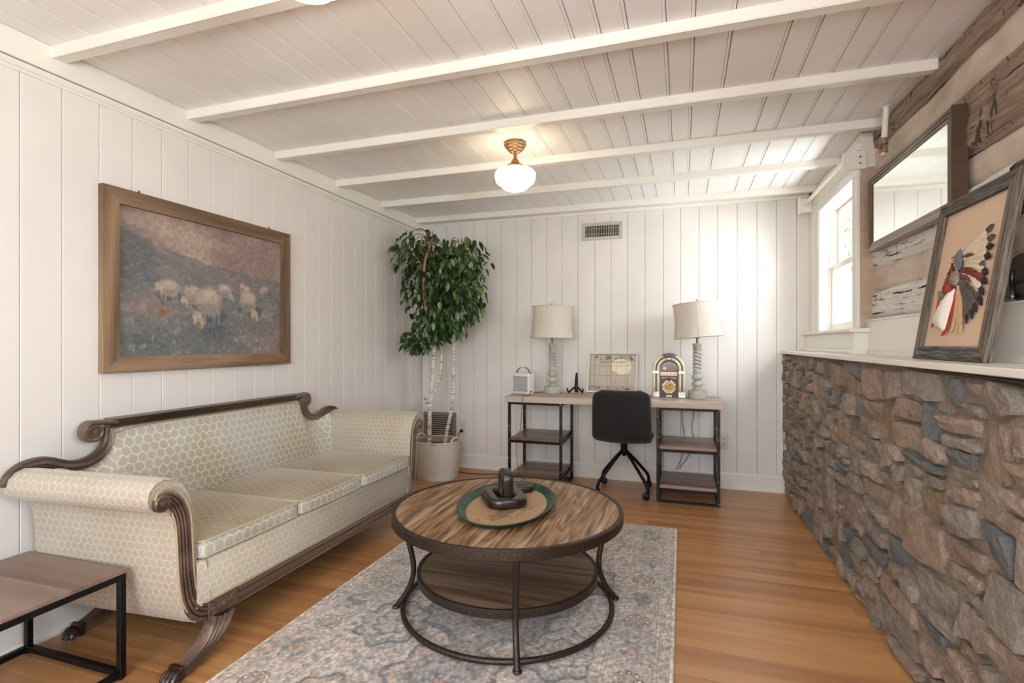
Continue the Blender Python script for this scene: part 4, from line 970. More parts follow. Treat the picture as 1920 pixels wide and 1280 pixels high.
for s0 in (-1,1):
    pth=bez([(bx_(.74*s0,t)+.004,CY+s0*(.70+.07*(1-t)**.6 if t>0 else .77),.40+(ztop(.72)-.03-.40)*t) for t in (0,.25,.5,.75,1)],6); MB().tube(pth,.003,6).build('piping',M_piping,so)
# swan-neck rails
def yz(side,pts): return [(-2.375,CY-side*s,z) for s,z in pts]
swan=[(.612,.832),(.616,.80),(.622,.765),(.645,.728),(.685,.704),(.745,.698),(.795,.712),(.842,.733),(.885,.737),(.925,.728),(.955,.708),(.973,.684),(.975,.668)]
for side in (1,-1):
    P=bez(yz(side,swan),6); n=len(P)
    # rectangular moulded section in x (depth) and y-z (width)
    prof=[(-.5,-1),(.5,-1),(.62,-.8),(.5,-.6),(.62,-.35),(.5,-.1),(.5,.75),(.3,1),(-.5,1)]
    pr=[(p*1.6,q) for p,q in prof]
    m=MB(); wd=[.0165+.004*math.sin(PI*i/n)-.004*(i/n)**6 for i in range(n)]
    m.tube(P,wd,prof=pr if side<0 else [(p,q) for p,q in pr],up=(1,0,0)); m.build('swan_neck_rail',M_mahog,so,smooth=True,auto=40)
# crest rail with reeds
m=MB(); K=6; prof=[(-2.405,.835),(-2.405,.870),(-2.395,.874)]
for k in range(5*4+1):
    f=k/20; g=abs(math.sin(f*5*PI))**.6; prof.append((-2.372+.010*g-.006*(1-f)*0,.868-.038*f))
prof.append((-2.385,.826))
m.extrude(prof,lambda p,q,t:(p,t,q),CY-.612,CY+.565); m.build('crest_rail',M_mahog,so,smooth=True,auto=40)
for side in (1,-1):
    s_end=.612 if side>0 else .565
    m=MB()
    cy_,cz_=s_end+.062,.823
    pts=[(-2.380,CY-side*(s_end-.03),.852),(-2.380,CY-side*(s_end+.02),.860)]+[(-2.380,CY-side*(cy_+.043*(1-k/43*.86)*math.sin(k/43*4.6*PI)),cz_+.043*(1-k/43*.86)*math.cos(k/43*4.6*PI)) for k in range(1,44)]
    wid=[.012,.012]+[.0125*(1-.55*k/43) for k in range(1,44)]
    prof=[(-1.5,-.9),(-.9,-1.0),(-.5,-.8),(0,-1.0),(.5,-.8),(.9,-1.0),(1.9,-.7),(2.2,-.1),(1.9,.6),(1.2,.8),(-1.5,.8)]
    m.tube(pts,wid,prof=prof,up=(1,0,0)); 
    m.lathe([(.034,-.016),(.034,.008),(.026,.014),(.0001,.014)],(0,0,0),24,M=Matrix.Translation((-2.378,CY-side*cy_,cz_))@Matrix.Rotation(PI/2,4,'Y'))
    m.lathe([(.011,.02),(.010,.030),(.0001,.034)],(0,0,0),14,M=Matrix.Translation((-2.386,CY-side*cy_,cz_))@Matrix.Rotation(PI/2,4,'Y'))
    m.build('crest_scroll',M_mahog,so,smooth=True,auto=35)
# front rail and carved blocks
y0_,y1_=sy(1,.61,SX),sy(-1,.61,SX)
m=MB(); m.extrude([(SX-.03,.147),(SX+.004,.147),(SX+.010,.151),(SX+.010,.157),(SX+.001,.1605),(SX+.001,.1635),(SX+.005,.165),(SX+.005,.190),(SX-.001,.1915),(SX-.001,.195),(SX+.010,.197),(SX+.011,.206),(SX+.004,.2125),(SX-.03,.213)],lambda p,q,t:(p,t,q),y0_,y1_); m.build('front_rail',M_mahog,so,smooth=True,auto=30)
for side in (1,-1):
    ya,yb=sorted((sy(side,.61,SX),sy(side,.75,SX))); m=MB(); m.cbox(SX-.03,SX+.008,ya,yb,.148,.216,.003)
    yc=(ya+yb)/2; zc=.182
    for (dy,dz,l,an) in ((.020,0,.017,0),(-.020,0,.017,0),(.045,.018,.026,.55),(.045,-.018,.026,-.55),(-.045,.018,.026,PI-.55),(-.045,-.018,.026,PI+.55),(.046,0,.018,0),(-.046,0,.018,0)):
        m.lathe([(.0001,-l),(.005,-l*.5),(.007,0),(.005,l*.5),(.0001,l)],(0,0,0),8,M=Matrix.Translation((SX+.009,yc+dy,zc+dz))@Matrix.Rotation(an,4,'X')@Matrix.Rotation(PI/2,4,'X')@Matrix.Diagonal((.6,1,1,1)))
    m.lathe([(.015,0),(.013,.006),(.006,.009),(.0001,.012)],(0,0,0),14,M=Matrix.Translation((SX+.007,yc,zc))@Matrix.Rotation(PI/2,4,'Y'))
    m.build('carved_block',M_mahog,so,smooth=True,auto=35)
# side rails below
for side in (1,-1):
    a=sy(side,.78,SX); m=MB().cbox(-2.37,SX-.03,min(a,a+.02*side),max(a,a+.02*side),.140,.175,.003); m.build('side_rail',M_mahog,so)
# sabre legs with paw feet
def leg(xc,side,depth=.048,off=0):
    sy=lambda sd,s,x: SC+sh(x)-sd*(s-off)
    cs=[(.695,.150,.054),(.708,.120,.046),(.730,.092,.036),(.765,.063,.028),(.805,.046,.0225),(.845,.034,.0185),(.868,.028,.0165)]
    P=bez([(a,b,c) for a,b,c in cs],6); m=MB(); K=16; vs=[]
    for i,p in enumerate(P):
        a=P[max(i-1,0)];b=P[min(i+1,len(P)-1)]; t=Vector((b.x-a.x,b.y-a.y)).normalized(); nn=Vector((-t.y,t.x)); 
        if i==0: nn=Vector((1,.1)).normalized()
        hw=p.z; row=[(xc-depth/2,p.x-nn.x*hw,p.y-nn.y*hw)]
        for k in range(K+1):
            f=-1+2*k/K; g=abs(math.sin((f*.5+.5)*4*PI))**.6; row.append((xc+depth/2-.006+.007*g,p.x+nn.x*hw*f,p.y+nn.y*hw*f))
        row.append((xc-depth/2,p.x+nn.x*hw,p.y+nn.y*hw)); vs+=[(x,sy(side,s,SX),max(z,.001)) for x,s,z in row]
    M_=K+3; fs=[]
    for i in range(len(P)-1):
        for k in range(M_):
            q=(i*M_+k,i*M_+(k+1)%M_,(i+1)*M_+(k+1)%M_,(i+1)*M_+k); fs.append(q if side>0 else q[::-1])
    m.add(vs,fs); lg=m.build('leg',M_mahog,so,smooth=True,auto=40)
    # paw: cuff and four toes
    f=MB(); c=.878
    f.cbox(xc-.030,xc+.030,min(sy(side,c+.012,SX),sy(side,c-.008,SX)),max(sy(side,c+.012,SX),sy(side,c-.008,SX)),.006,.054,.004)
    for k,dx in enumerate((-.021,-.007,.007,.021)):
        ln=.040 if k in (1,2) else .032
        f.tube(bez([(xc+dx*.95,sy(side,c+.008,SX),.028),(xc+dx,sy(side,c+.022,SX),.030),(xc+dx*1.1,sy(side,c+.008+ln*.8,SX),.020),(xc+dx*1.1,sy(side,c+.012+ln,SX),.010)],4),[.014]*3+[.0135]*3+[.012]*3+[.010,.009,.008,.006][:4],8)
    f.build('paw_foot',M_mahog if False else M_darkwood,lg,smooth=True,auto=40); return lg
for side in (1,-1): leg(SX+.005,side); leg(-2.355,side,off=.085)
# ================================================================ COFFEE TABLE
TX,TY=-.76,2.26
ct=thing('coffee_table','round two-tier coffee table with plank top and hammered steel rim and legs','coffee table',(TX,TY,.009))
def ringband(m,r0,r1,z0,z1,seg=96,ch=.003):
    pr=[(r0,z0),(r1-ch,z0),(r1,z0+ch),(r1,z1-ch),(r1-ch,z1),(r0,z1),(r0,z0)]
    return m.lathe([(r,z) for r,z in pr],(TX,TY,0),seg,cap=False)
def disc_boards(r,z0,z1,edges,axis,mat,parent):
    for a,b in zip(edges[:-1],edges[1:]):
        a2,b2=a+.0009,b-.0009; n=14; up=[];dn=[]
        for k in range(n+1):
            t=a2+(b2-a2)*k/n; h=math.sqrt(max(r*r-t*t,0)); up.append((t,h)); dn.append((t,-h))
        P=up+dn[::-1]; P=[p for i,p in enumerate(P) if i==0 or (abs(p[0]-P[i-1][0])+abs(p[1]-P[i-1][1])>1e-5)]
        fn=(lambda p,q,t:(TX+p,TY+q,t)) if axis=='y' else (lambda p,q,t:(TX+q,TY+p,t))
        MB().extrude(P,fn,z0,z1).build('plank',mat,parent)
# planks run in depth, slightly random widths
ed=[-.5,-.385,-.262,-.150,-.02,.105,.215,.335,.43,.5]
m=MB(); ringband(m,.500,.520,.415,.457); m.build('top_rim',M_pewter,ct,smooth=True,auto=40)
disc_boards(.500,.432,.454,ed,'y',M_tabletop,ct)
m=MB(); ringband(m,.396,.410,.150,.185); m.build('shelf_rim',M_pewter,ct,smooth=True,auto=40)
disc_boards(.397,.158,.180,[-.396,-.27,-.13,0,.12,.26,.396],'x',M_shelfw,ct)
pth=[(TX+.47*math.cos(2*PI*k/72),TY+.47*math.sin(2*PI*k/72),.028) for k in range(72)]
MB().tube(pth,.0115,10,closed=True).build('base_ring',M_pewter,ct,smooth=True)
la=math.atan2(1.796-TY,-.567-TX)
for k in range(4):
    a=la+k*PI/2; c,s=math.cos(a),math.sin(a)
    P=bez([(TX+r*c,TY+r*s,z) for r,z in [(.478,.430),(.470,.385),(.446,.30),(.428,.22),(.426,.165),(.438,.115),(.463,.065),(.492,.028),(.502,.013)]],5)
    m=MB().tube(P,[.0125]*len(P),10); m.lathe([(.017,0),(.018,.005),(.014,.010)],(TX+.503*c,TY+.503*s,.0092),14); m.lathe([(.016,.0),(.016,.012)],(TX+.478*c,TY+.478*s,.412),12)
    m.build('leg',M_pewter,ct,smooth=True,auto=50)
# tray
th=1.65; ta,tb=.335,.215
tr=thing('oval_tray','oval green-rimmed tray with faded floral print on the coffee table','tray',(TX,TY,.455))
def el(a,b,k,n=64): t=2*PI*k/n; x=a*math.cos(t);y=b*math.sin(t); return (TX+x*math.cos(th)-y*math.sin(th),TY+x*math.sin(th)+y*math.cos(th))
m=MB(); prof=[(-.045,.4565),(-.032,.4575),(-.006,.480),(0,.4815),(.002,.4795),(-.003,.476),(-.028,.4555),(-.045,.4550)]
vs=[];fs=[];n=64
for d,z in prof:
    for k in range(n): x,y_=el(ta+d,tb+d,k); vs.append((x,y_,z))
for i in range(len(prof)-1):
    for k in range(n): l=(k+1)%n; fs.append((i*n+k,i*n+l,(i+1)*n+l,(i+1)*n+k))
m.add(vs,fs).build('rim',M_green,tr,smooth=True)
def trayfn(U,V):
    n1=vnoise(U,V,5,8,5,31); n2=vnoise(U,V,30,50,3,32)
    C=np.ones(U.shape+(3,))*rgb('a98a68'); C=paintover(C,np.clip((n2-.4)*2,0,1)*.5,rgb('c4a681'))
    mk=np.exp(-((U-.45)/.40)**2-((V-.3)/.25)**2); C=paintover(C,mk*(n1>.50)*.65,rgb('6d5a50')); C=paintover(C,mk*((n1>.44)&(n1<.49))*.7,rgb('d3b78f')); C=paintover(C,mk*(n2>.62)*.5,rgb('7f4c3a'))
    return C
def trp(U,V): # polar-ish map of ellipse
    t=U*2*PI; r=V; a,b=ta-.040,tb-.040; x=r*a*np.cos(t);y=r*b*np.sin(t); return np.stack([TX+x*math.cos(th)-y*math.sin(th),TY+x*math.sin(th)+y*math.cos(th),.4572+0*U],-1)
def trcol(U,V):
    t=U*2*PI; x=V*np.cos(t); y=V*np.sin(t); return trayfn((y+1)/2,(x+1)/2)
M_trayp=print_mat('worn_tray_print',.45,120,.1,.1)
grid_picture('printed_base',trcol,200,70,trp,M_trayp,tr)
# wooden chain links
def link(cx,cy,cz,u,v,w,h,tw,tt,label,nrm=None):
    """rounded-rectangle ring: u,v unit axes of its plane, w,h outer size, tw band width, tt thickness"""
    u,v=Vector(u).normalized(),Vector(v).normalized(); n_=u.cross(v); r=min(w,h)*.20; a,b=w/2-tw/2,h/2-tw/2; P=[]
    for qx,qy,s in ((1,1,0),(-1,1,1),(-1,-1,2),(1,-1,3)):
        for k in range(7):
            t=PI/2*(s+k/6); P.append(Vector((cx,cy,cz))+u*((a-r)*qx+r*math.cos(t))+v*((b-r)*qy+r*math.sin(t)))
    pr=[]
    for k in range(16):
        t=2*PI*k/16; c,s=math.cos(t),math.sin(t); pr.append((math.copysign(abs(c)**.38,c)*tt/2,math.copysign(abs(s)**.38,s)*tw/2))
    m=MB(); m.tube(P,1.0,closed=True,up=n_,prof=pr); o=m.build('wooden_chain_link',M_darkwood,None,smooth=True,origin=(cx,cy,cz)); tag(o,label,'ornament','carved wooden chain ornament'); return o
u1=Vector((.145,.125,0)).normalized(); v1=Vector((-u1.y,u1.x,0))
u1=Vector((.85,.53,0)).normalized(); v1=Vector((-.53,.85,0)).normalized()
lc=(-.795,2.305)
link(lc[0],lc[1],.480,u1,v1,.190,.255,.056,.043,'dark wooden chain link lying flat in the tray with another standing through it')
vv=(v1*1.0+u1*.30).normalized()
link(lc[0]+.010,lc[1]+.000,.5365,v1,(0,0,1),.125,.150,.036,.046,'dark wooden chain link standing upright through the flat link')
l3=link(lc[0]+.030,lc[1]+.195,.4735,u1,v1,.115,.085,.034,.030,'small dark wooden chain link lying behind the flat link')
# ================================================================ SIDE TABLE
st=thing('side_table','low side table with brown wood top and black square-tube frame','side table',(-2.15,1.08,0))
X0,X1,Y0,Y1=-2.418,-1.895,.80,1.346; q=.022; zt=.391
ed=[Y0,Y0+.19,Y0+.37,Y1]
for a,b in zip(ed[:-1],ed[1:]): MB().cbox(X0,X1,a+.0003,b-.0003,zt-.014,zt,.0012).build('top_board',M_sidetop,st)
for (xa_,ya_) in ((X0,Y0),(X0,Y1-q),(X1-q,Y0),(X1-q,Y1-q)):
    MB().cbox(xa_,xa_+q,ya_,ya_+q,.006,zt-.014,.002).box(xa_+.005,xa_+q-.005,ya_+.005,ya_+q-.005,0,.006).build('leg',M_black,st)
for z_ in (zt-.014-q,.010):
    m=MB()
    for ya_ in (Y0,Y1-q): m.cbox(X0+q,X1-q,ya_,ya_+q,z_,z_+q,.002)
    for xa_ in (X0,X1-q): m.cbox(xa_,xa_+q,Y0+q,Y1-q,z_,z_+q,.002)
    m.build('top_frame' if z_>.1 else 'base_frame',M_black,st)
# ================================================================ DESK
DZ=.765
dk=thing('desk','long wood-top desk on two open black steel shelf pedestals','desk',(-.55,4.3,0))
DX0,DX1,DY0,DY1=-1.385,.290,4.045,4.565
m=MB(); m.cbox(DX0,DX1,DY0,DY1,.717,DZ,.003); m.build('desk_top',M_desk,dk)
def pedestal(x0,x1):
    y0,y1=4.085,4.54; q=.022; m=MB()
    for x in (x0,x1-q):
        for y in (y0,y1-q): m2=MB().cbox(x,x+q,y,y+q,.0,.717,.002); m2.build('leg',M_wblack,dk)
    for z in (.695,.380,.085,.0):
        m=MB()
        h=.020 if z!=0 else .014
        for y in (y0,y1-q): m.cbox(x0+q,x1-q,y+.001,y+q-.001,z,z+h,.0015)
        for x in (x0,x1-q): m.cbox(x+.001,x+q-.001,y0+q,y1-q,z,z+h,.0015)
        m.build('cross_frame',M_black,dk)
    for z in (.401,.106):
        MB().cbox(x0+q+.001,x1-q-.001,y0+.002,y1-.002,z,z+.024,.002).build('shelf',M_deskshelf,dk)
pedestal(-1.372,-.915); pedestal(-.185,.265)
# ================================================================ DESK CHAIR
ch=thing('desk_chair','charcoal upholstered shell chair on black four-leg caster base','desk chair',(-.45,4.27,0))
# shell back and seat: grid with rounded outline
def shellsheet(name,fn,nu,nv,th,mat):
    vs=[];fs=[]
    for s_ in (0,1):
        for j in range(nv+1):
            for i in range(nu+1):
                p,n_=fn(-1+2*i/nu,j/nv); vs.append(p+n_*(th/2 if s_ else -th/2)*(1 if 0<i<nu and 0<j<nv else .35))
    N=(nu+1)*(nv+1)
    for j in range(nv):
        for i in range(nu):
            a=j*(nu+1)+i; fs.append((a,a+1,a+nu+2,a+nu+1)); fs.append((N+a,N+a+nu+1,N+a+nu+2,N+a+1))
    bd=[i for i in range(nu+1)]+[(j)*(nu+1)+nu for j in range(1,nv+1)]+[nv*(nu+1)+i for i in range(nu-1,-1,-1)]+[j*(nu+1) for j in range(nv-1,0,-1)]
    for k in range(len(bd)):
        a,b=bd[k],bd[(k+1)%len(bd)]; fs.append((a,N+a,N+b,b))
    return MB().add(vs,fs).build(name,mat,ch,smooth=True)
CXc=-.442
def backfn(s,t):
    e=abs(s); hw=.224-.010*t
    # round corners
    rc=.068; h=.415; z=.425+h*t; w_=hw
    zt_=min((1-t)*h,t*h+.02)
    if zt_<rc: w_=hw-rc+math.sqrt(max(rc*rc-(rc-zt_)**2,0))
    y_=4.003-.055*t+.030*t*t -.0; wrap=.075*(s*s)*(1-.25*t)
    yy=y_+wrap*1.0-.02*math.sin(PI*t)
    # bottom sweeps forward into the seat
    yy+=.09*max(0,(.16-t)/.16)**2
    x=CXc+s*w_
    n_=Vector((s*.5,-1,0)).normalized(); return Vector((x,yy,z)),n_
shellsheet('backrest',backfn,22,20,.034,M_charcoal)
def seatfn(s,t):
    w_=.222; rc=.08; L_=.40; d=min((1-t)*L_,.3)
    if d<rc: w_=w_-rc+math.sqrt(max(rc*rc-(rc-d)**2,0))
    y_=4.05+L_*t; z=.435+.015*(1-t)**4*1.5-.01*math.sin(PI*t)+.028*s*s-.012*max(0,(t-.8)/.2)**2
    return Vector((CXc+s*w_,y_,z)),Vector((0,0,1))
shellsheet('seat',seatfn,20,16,.045,M_charcoal)
m=MB(); m.lathe([(.055,.408),(.055,.414),(.030,.402),(.026,.36),(.026,.322),(.018,.300),(.014,.292),(.0001,.290)],(CXc-.005,4.28,0),20); m.build('swivel_column',M_black,ch,smooth=True,auto=40)
cx0,cy0=CXc-.005,4.285; a0=math.atan2(4.097-cy0,-.244-cx0)
for k in range(4):
    a=a0+k*PI/2; c,s=math.cos(a),math.sin(a); n_=(-s,c)
    P=bez([(cx0+r*c,cy0+r*s,z) for r,z in [(.010,.352),(.028,.325),(.10,.262),(.165,.200),(.225,.142),(.256,.108),(.268,.078),(.268,.058)]],5)
    lg=MB().tube(P,[.0125]*len(P),10).build('leg',M_black,ch,smooth=True)
    rr=.268; x,y_=cx0+rr*c,cy0+rr*s; w2=MB()
    ca=a+.9; dx,dy=math.cos(ca),math.sin(ca)
    for sg in (-1,1): w2.lathe([(.0001,-.009),(.018,-.009),(.026,-.006),(.0275,0),(.026,.006),(.018,.009),(.0001,.009)],(0,0,0),20,M=Matrix.Translation((x-.012*dx-sg*.012*dy,y_-.012*dy+sg*.012*dx,.028))@Matrix.Rotation(ca,4,'Z')@Matrix.Rotation(PI/2,4,'X'))
    w2.lathe([(.013,.045),(.014,.06),(.008,.066)],(x,y_,0),12).lathe([(.0001,-.006),(.016,-.006),(.016,.006),(.0001,.006)],(0,0,0),12,M=Matrix.Translation((x-.008*dx,y_-.008*dy,.040))@Matrix.Rotation(ca,4,'Z')@Matrix.Rotation(PI/2,4,'X'))
    w2.build('caster',M_black,lg,smooth=True,auto=40)
# ================================================================ TABLE LAMPS
def table_lamp(x,y,z0,rz,tilt,label,tdir=0):
    g=thing('table_lamp',label,'lamp',(x,y,z0),group='pair of twisted table lamps')
    def at(r,z): return (r,z0+z)
    m=MB(); m.lathe([at(.060,0),at(.068,.003),at(.069,.010),at(.069,.055),at(.067,.060),at(.030,.062),at(.028,.064)],(x,y,0),36); m.build('base',M_lampbase,g,smooth=True,auto=40)
    pr=[]; 
    key=[(0.062,.026),(.070,.036),(.076,.036),(.082,.024),(.090,.025),(.100,.038),(.112,.042),(.124,.038),(.134,.025),(.140,.022),(.150,.033),(.160,.040),(.172,.041),(.184,.036),(.192,.027),(.198,.027),(.205,.034),(.210,.034),(.216,.028)]
    for z,r in key: pr.append((r,z,0))
    n=34
    for i in range(n+1): z=.220+.155*i/n; e=min(i/4,1,(n-i)/4); pr.append((.0265+.002,z,max(e,0)))
    for z,r in [(.380,.027),(.384,.034),(.392,.034),(.397,.026),(.402,.030),(.408,.033),(.428,.034),(.432,.034),(.433,.012),(.434,.010)]: pr.append((r,z,0))
    m=MB(); seg=40; vs=[];fs=[]
    for r,z,e in pr:
        for k in range(seg):
            th_=2*PI*k/seg; rr=r+e*.0065*math.sin(2*th_+z*2*PI/.045*1.0)
            # crisp rope: sharpen
            if e: rr=r+e*.0075*(abs(math.sin(th_*1.0+z*PI/.028)) *2-1.2)
            vs.append((x+rr*math.cos(th_),y+rr*math.sin(th_),z0+z))
    for i in range(len(pr)-1):
        for k in range(seg): l=(k+1)%seg; fs.append((i*seg+k,i*seg+l,(i+1)*seg+l,(i+1)*seg+k))
    m.add(vs,fs).build('twisted_stem',M_lampbase,g,smooth=True,auto=60)
    MB().lathe([at(.0085,.432),at(.0085,.470),at(.014,.472),at(.014,.52),at(.004,.522),at(.004,.775)],(x,y,0),14).build('socket_rod',M_silverm,g,smooth=True)
    # shade: concave drum with seams
    zs0,zs1=.478,.752; T=Matrix.Translation((x,y,z0+.60))@Matrix.Rotation(rz,4,'Z')@Matrix.Rotation(tilt,4,'Y')@Matrix.Translation((-x,-y,-z0-.60))
    if tdir: T=Matrix.Translation((x,y,z0+.60))@Matrix.Rotation(rz,4,'Z')@Matrix.Rotation(tilt,4,'Y')@Matrix.Translation((-x,-y,-z0-.60))
    def rad(t): return .184+(.172-.184)*t-.011*math.sin(PI*t)
    vs=[];fs=[];seg=72;nn=12
    for off in (0,-.0018):
        for j in range(nn+1):
            t=j/nn
            for k in range(seg):
                th_=2*PI*k/seg; f=1-.006*abs(math.sin(4*th_)); vs.append(T@Vector((x+(rad(t)*f+off)*math.cos(th_),y+(rad(t)*f+off)*math.sin(th_),z0+zs0+(zs1-zs0)*t)))
    N=(nn+1)*seg
    for j in range(nn):
        for k in range(seg):
            l=(k+1)%seg; a,b,c,d=j*seg+k,j*seg+l,(j+1)*seg+l,(j+1)*seg+k; fs.append((a,b,c,d)); fs.append((N+a,N+d,N+c,N+b))
    for k in range(seg):
        l=(k+1)%seg; fs.append((k,N+k,N+l,l)); a,b=nn*seg+k,nn*seg+l; fs.append((a,b,N+b,N+a))
    sh_=MB().add(vs,fs).build('lamp_shade',M_shade,g,smooth=True,auto=60)
    for t in (0,1):
        P=[T@Vector((x+(rad(t)+.001)*math.cos(2*PI*k/60),y+(rad(t)+.001)*math.sin(2*PI*k/60),z0+(zs0+.004 if t==0 else zs1-.004))) for k in range(60)]
        MB().tube(P,.0035,6,closed=True).build('shade_trim',M_shade,sh_,smooth=True)
    for k in range(8):
        th_=2*PI*k/8; P=[T@Vector((x+(rad(t)*.998+.0008)*math.cos(th_),y+(rad(t)*.998+.0008)*math.sin(th_),z0+zs0+(zs1-zs0)*t)) for t in [i/6 for i in range(7)]]; MB().tube(P,.0012,5).build('shade_seam',M_shade,sh_)
    m=MB()
    for k in range(3): a=2*PI*k/3+.5; m.tube([T@Vector((x,y,z0+.742)),T@Vector((x+.170*math.cos(a),y+.170*math.sin(a),z0+.748))],.0018,6)
    m.build('spider_frame',M_chrome,sh_)
    MB().lathe([at(.004,.772),at(.006,.775),at(.005,.779),at(.009,.784),at(.011,.790),at(.008,.797),at(.0001,.800)],(x,y,-.018),14).build('finial',M_silverm,g,smooth=True)
    return g
table_lamp(-1.068,4.385,DZ,.15,math.radians(1.0),'twisted sage table lamp with linen shade at the left, next to white speaker')
table_lamp(.112,4.350,DZ,0.0,math.radians(-5.0),'twisted sage table lamp with tilted linen shade at the right, beside the jukebox radio')
# ================================================================ SPEAKER
sp=thing('portable_speaker','white box speaker with silver mesh front and tan leather strap handle','speaker',(-1.285,4.24,DZ),(0,0,math.radians(-14)))
m=MB(); m.rbox(-.078,.078,-.045,.060,.0,.182,r=.016,n=10); m.build('body',M_wplastic,sp,smooth=True,local=True)
MB().cbox(-.070,.070,-.0485,-.043,.034,.150,.003).build('mesh_grille',M_silverm,sp,local=True)
MB().cbox(-.077,.077,-.0475,-.0435,.150,.153,.001).cbox(-.077,.077,-.0475,-.0435,.030,.033,.001).build('trim_line',M_chrome,sp,local=True)
P=bez([(-.066,0,.178),(-.056,0,.200),(-.034,0,.222),(0,0,.230),(.034,0,.222),(.056,0,.200),(.066,0,.178)],5)
MB().tube(P,1.0,prof=[(-.0015,-.013),(.0015,-.013),(.0015,.013),(-.0015,.013)],up=(0,1,0)).build('leather_handle',M_leather,sp,local=True) if False else MB().tube(P,1.0,prof=[(-.013,-.0016),(.013,-.0016),(.013,.0016),(-.013,.0016)],up=(0,1,0)).build('leather_handle',M_leather,sp,local=True)
for sx_ in (-1,1): MB().cbox(sx_*.070-.004,sx_*.070+.004,-.014,.014,.168,.184,.002).build('handle_mount',M_chrome,sp,local=True)
MB().box(.0775,.079,-.018,.012,.020,.030).build('port_slot',M_dark,sp,local=True)
# ================================================================ EASEL (plate stand)
ea=thing('plate_stand','small empty black carved plate stand on the desk','plate stand',(-.873,4.46,DZ))
m=MB(); x,y=-.873,4.46
for s_ in (-1,1):
    P=bez([(x,y,DZ+.055),(x+s_*.020,y-.006,DZ+.046),(x+s_*.045,y-.016,DZ+.024),(x+s_*.060,y-.030,DZ+.018),(x+s_*.068,y-.046,DZ+.030),(x+s_*.066,y-.052,DZ+.048)],5); m=MB().tube(P,[.010-.005*i/(len(P)-1) for i in range(len(P))],10)
    P=bez([(x+s_*.050,y-.020,DZ+.022),(x+s_*.056,y-.024,DZ+.010),(x+s_*.062,y-.030,DZ+.004)],4); m.tube(P,.006,8); m.build('curled_foot',M_black,ea,smooth=True)
P=bez([(x,y-.005,DZ+.010),(x,y,DZ+.05),(x,y+.012,DZ+.11),(x,y+.024,DZ+.175)],5); MB().tube(P,[.012+.004*math.sin(PI*i/(len(P)-1))-.004*i/len(P) for i in range(len(P))],10).build('upright',M_black,ea,smooth=True)
P=bez([(x,y+.004,DZ+.06),(x,y+.04,DZ+.03),(x,y+.075,DZ+.004)],5); MB().tube(P,.006,8).build('rear_prop',M_black,ea,smooth=True)
# ================================================================ WEEKLY BOARD
lean=math.radians(19.5)
wk=thing('weekly_planner_board','clear acrylic weekly planner board in thin white frame leaning behind chair','planner board',(-.582,4.508,DZ+.004),(-lean,0,math.radians(-3.6)))
WW,WH=.435,.365; fwid=.016
for s_,b_ in (('top',(-WW/2,WW/2,WH-fwid,WH)),('bottom',(-WW/2,WW/2,0,fwid)),('left',(-WW/2,-WW/2+fwid,fwid,WH-fwid)),('right',(WW/2-fwid,WW/2,fwid,WH-fwid))):
    MB().cbox(b_[0],b_[1],-.012,.012,b_[2],b_[3],.002).build('frame_rail',simple('white_lacquer_frame','DDD8CE',0.35) if s_=='top' else bpy.data.materials['white_lacquer_frame'],wk,local=True)
MB().box(-WW/2+fwid,WW/2-fwid,-.004,-.002,fwid,WH-fwid).build('acrylic_pane',M_acrylic,wk,local=True)
M_ink=simple('grey_print_ink','5b554f',0.7)
def text(s,size,x,z,y=-.0048,mat=M_ink,parent=wk,name='lettering',sx=1.0,spacing=1.0):
    cu=bpy.data.curves.new('lettering','FONT'); cu.body=s; cu.size=size; cu.align_x='CENTER'; cu.align_y='CENTER'; cu.space_character=spacing; cu.extrude=.0002
    o=bpy.data.objects.new('tmp',cu); COL.objects.link(o); dg=bpy.context.evaluated_depsgraph_get(); dg.update(); me=bpy.data.meshes.new_from_object(o.evaluated_get(dg)); bpy.data.objects.remove(o)
    M=Matrix.Translation((x,y,z))@Matrix.Rotation(PI/2,4,'X')@Matrix.Diagonal((sx,1,1,1)); me.transform(M); me.materials.clear(); me.materials.append(mat)
    q=bpy.data.objects.new(name,me); COL.objects.link(q); q.parent=parent; return q
text('WEEKLY PLANNER',.021,0,.278,spacing=1.35)
gm=MB(); gx0,gx1=-.16,.16
for z_ in (.250,.158,.062): gm.box(-.19,.19,-.0050,-.0046,z_-.0006,z_+.0006)
for x in (-.115,-.038,.038,.115): gm.box(x-.0005,x+.0005,-.0050,-.0046,.062,.250)
gm.build('grid_lines',M_ink,wk,local=True)
for k,(d_,x,z_) in enumerate([('sun',-.152,.242),('mon',-.09,.242),('tue',-.012,.242),('wed',.064,.242),('thu',-.152,.150),('fri',-.09,.150),('sat',-.012,.150)]): text(d_,.012,x,z_)
M_flr=simple('mauve_flower_print','7c5a52',0.8); M_lfp=simple('sage_leaf_print','8f9784',0.8)
fm=MB(); lm=MB(); q=random.Random(4)
for k in range(26):
    x=q.uniform(-.19,.19); z_=q.choice([q.uniform(.300,.335),q.uniform(.025,.055)])
    for j in range(4):
        a=q.random()*6.28; l=q.uniform(.008,.016); c=Vector((x+q.uniform(-.01,.01),-.0048,z_+q.uniform(-.008,.008))); d_=Vector((math.cos(a),0,math.sin(a)))*l; n_=Vector((-d_.z,0,d_.x))*.3; lm.add([c-d_,c+n_,c+d_,c-n_],[(0,1,2,3)])
for x,z_ in [(-.15,.315),(-.07,.318),(-.045,.300),(.055,.318),(.10,.32),(.16,.31),(-.155,.055),(-.125,.035),(-.01,.030),(.02,.027),(.10,.050),(.135,.030)]:
    fm.add([(x+.006*math.cos(k*PI/4)*(1 if k%2 else .7),-.0051,z_+.006*math.sin(k*PI/4)*(1 if k%2 else .7)) for k in range(8)],[tuple(range(8))])
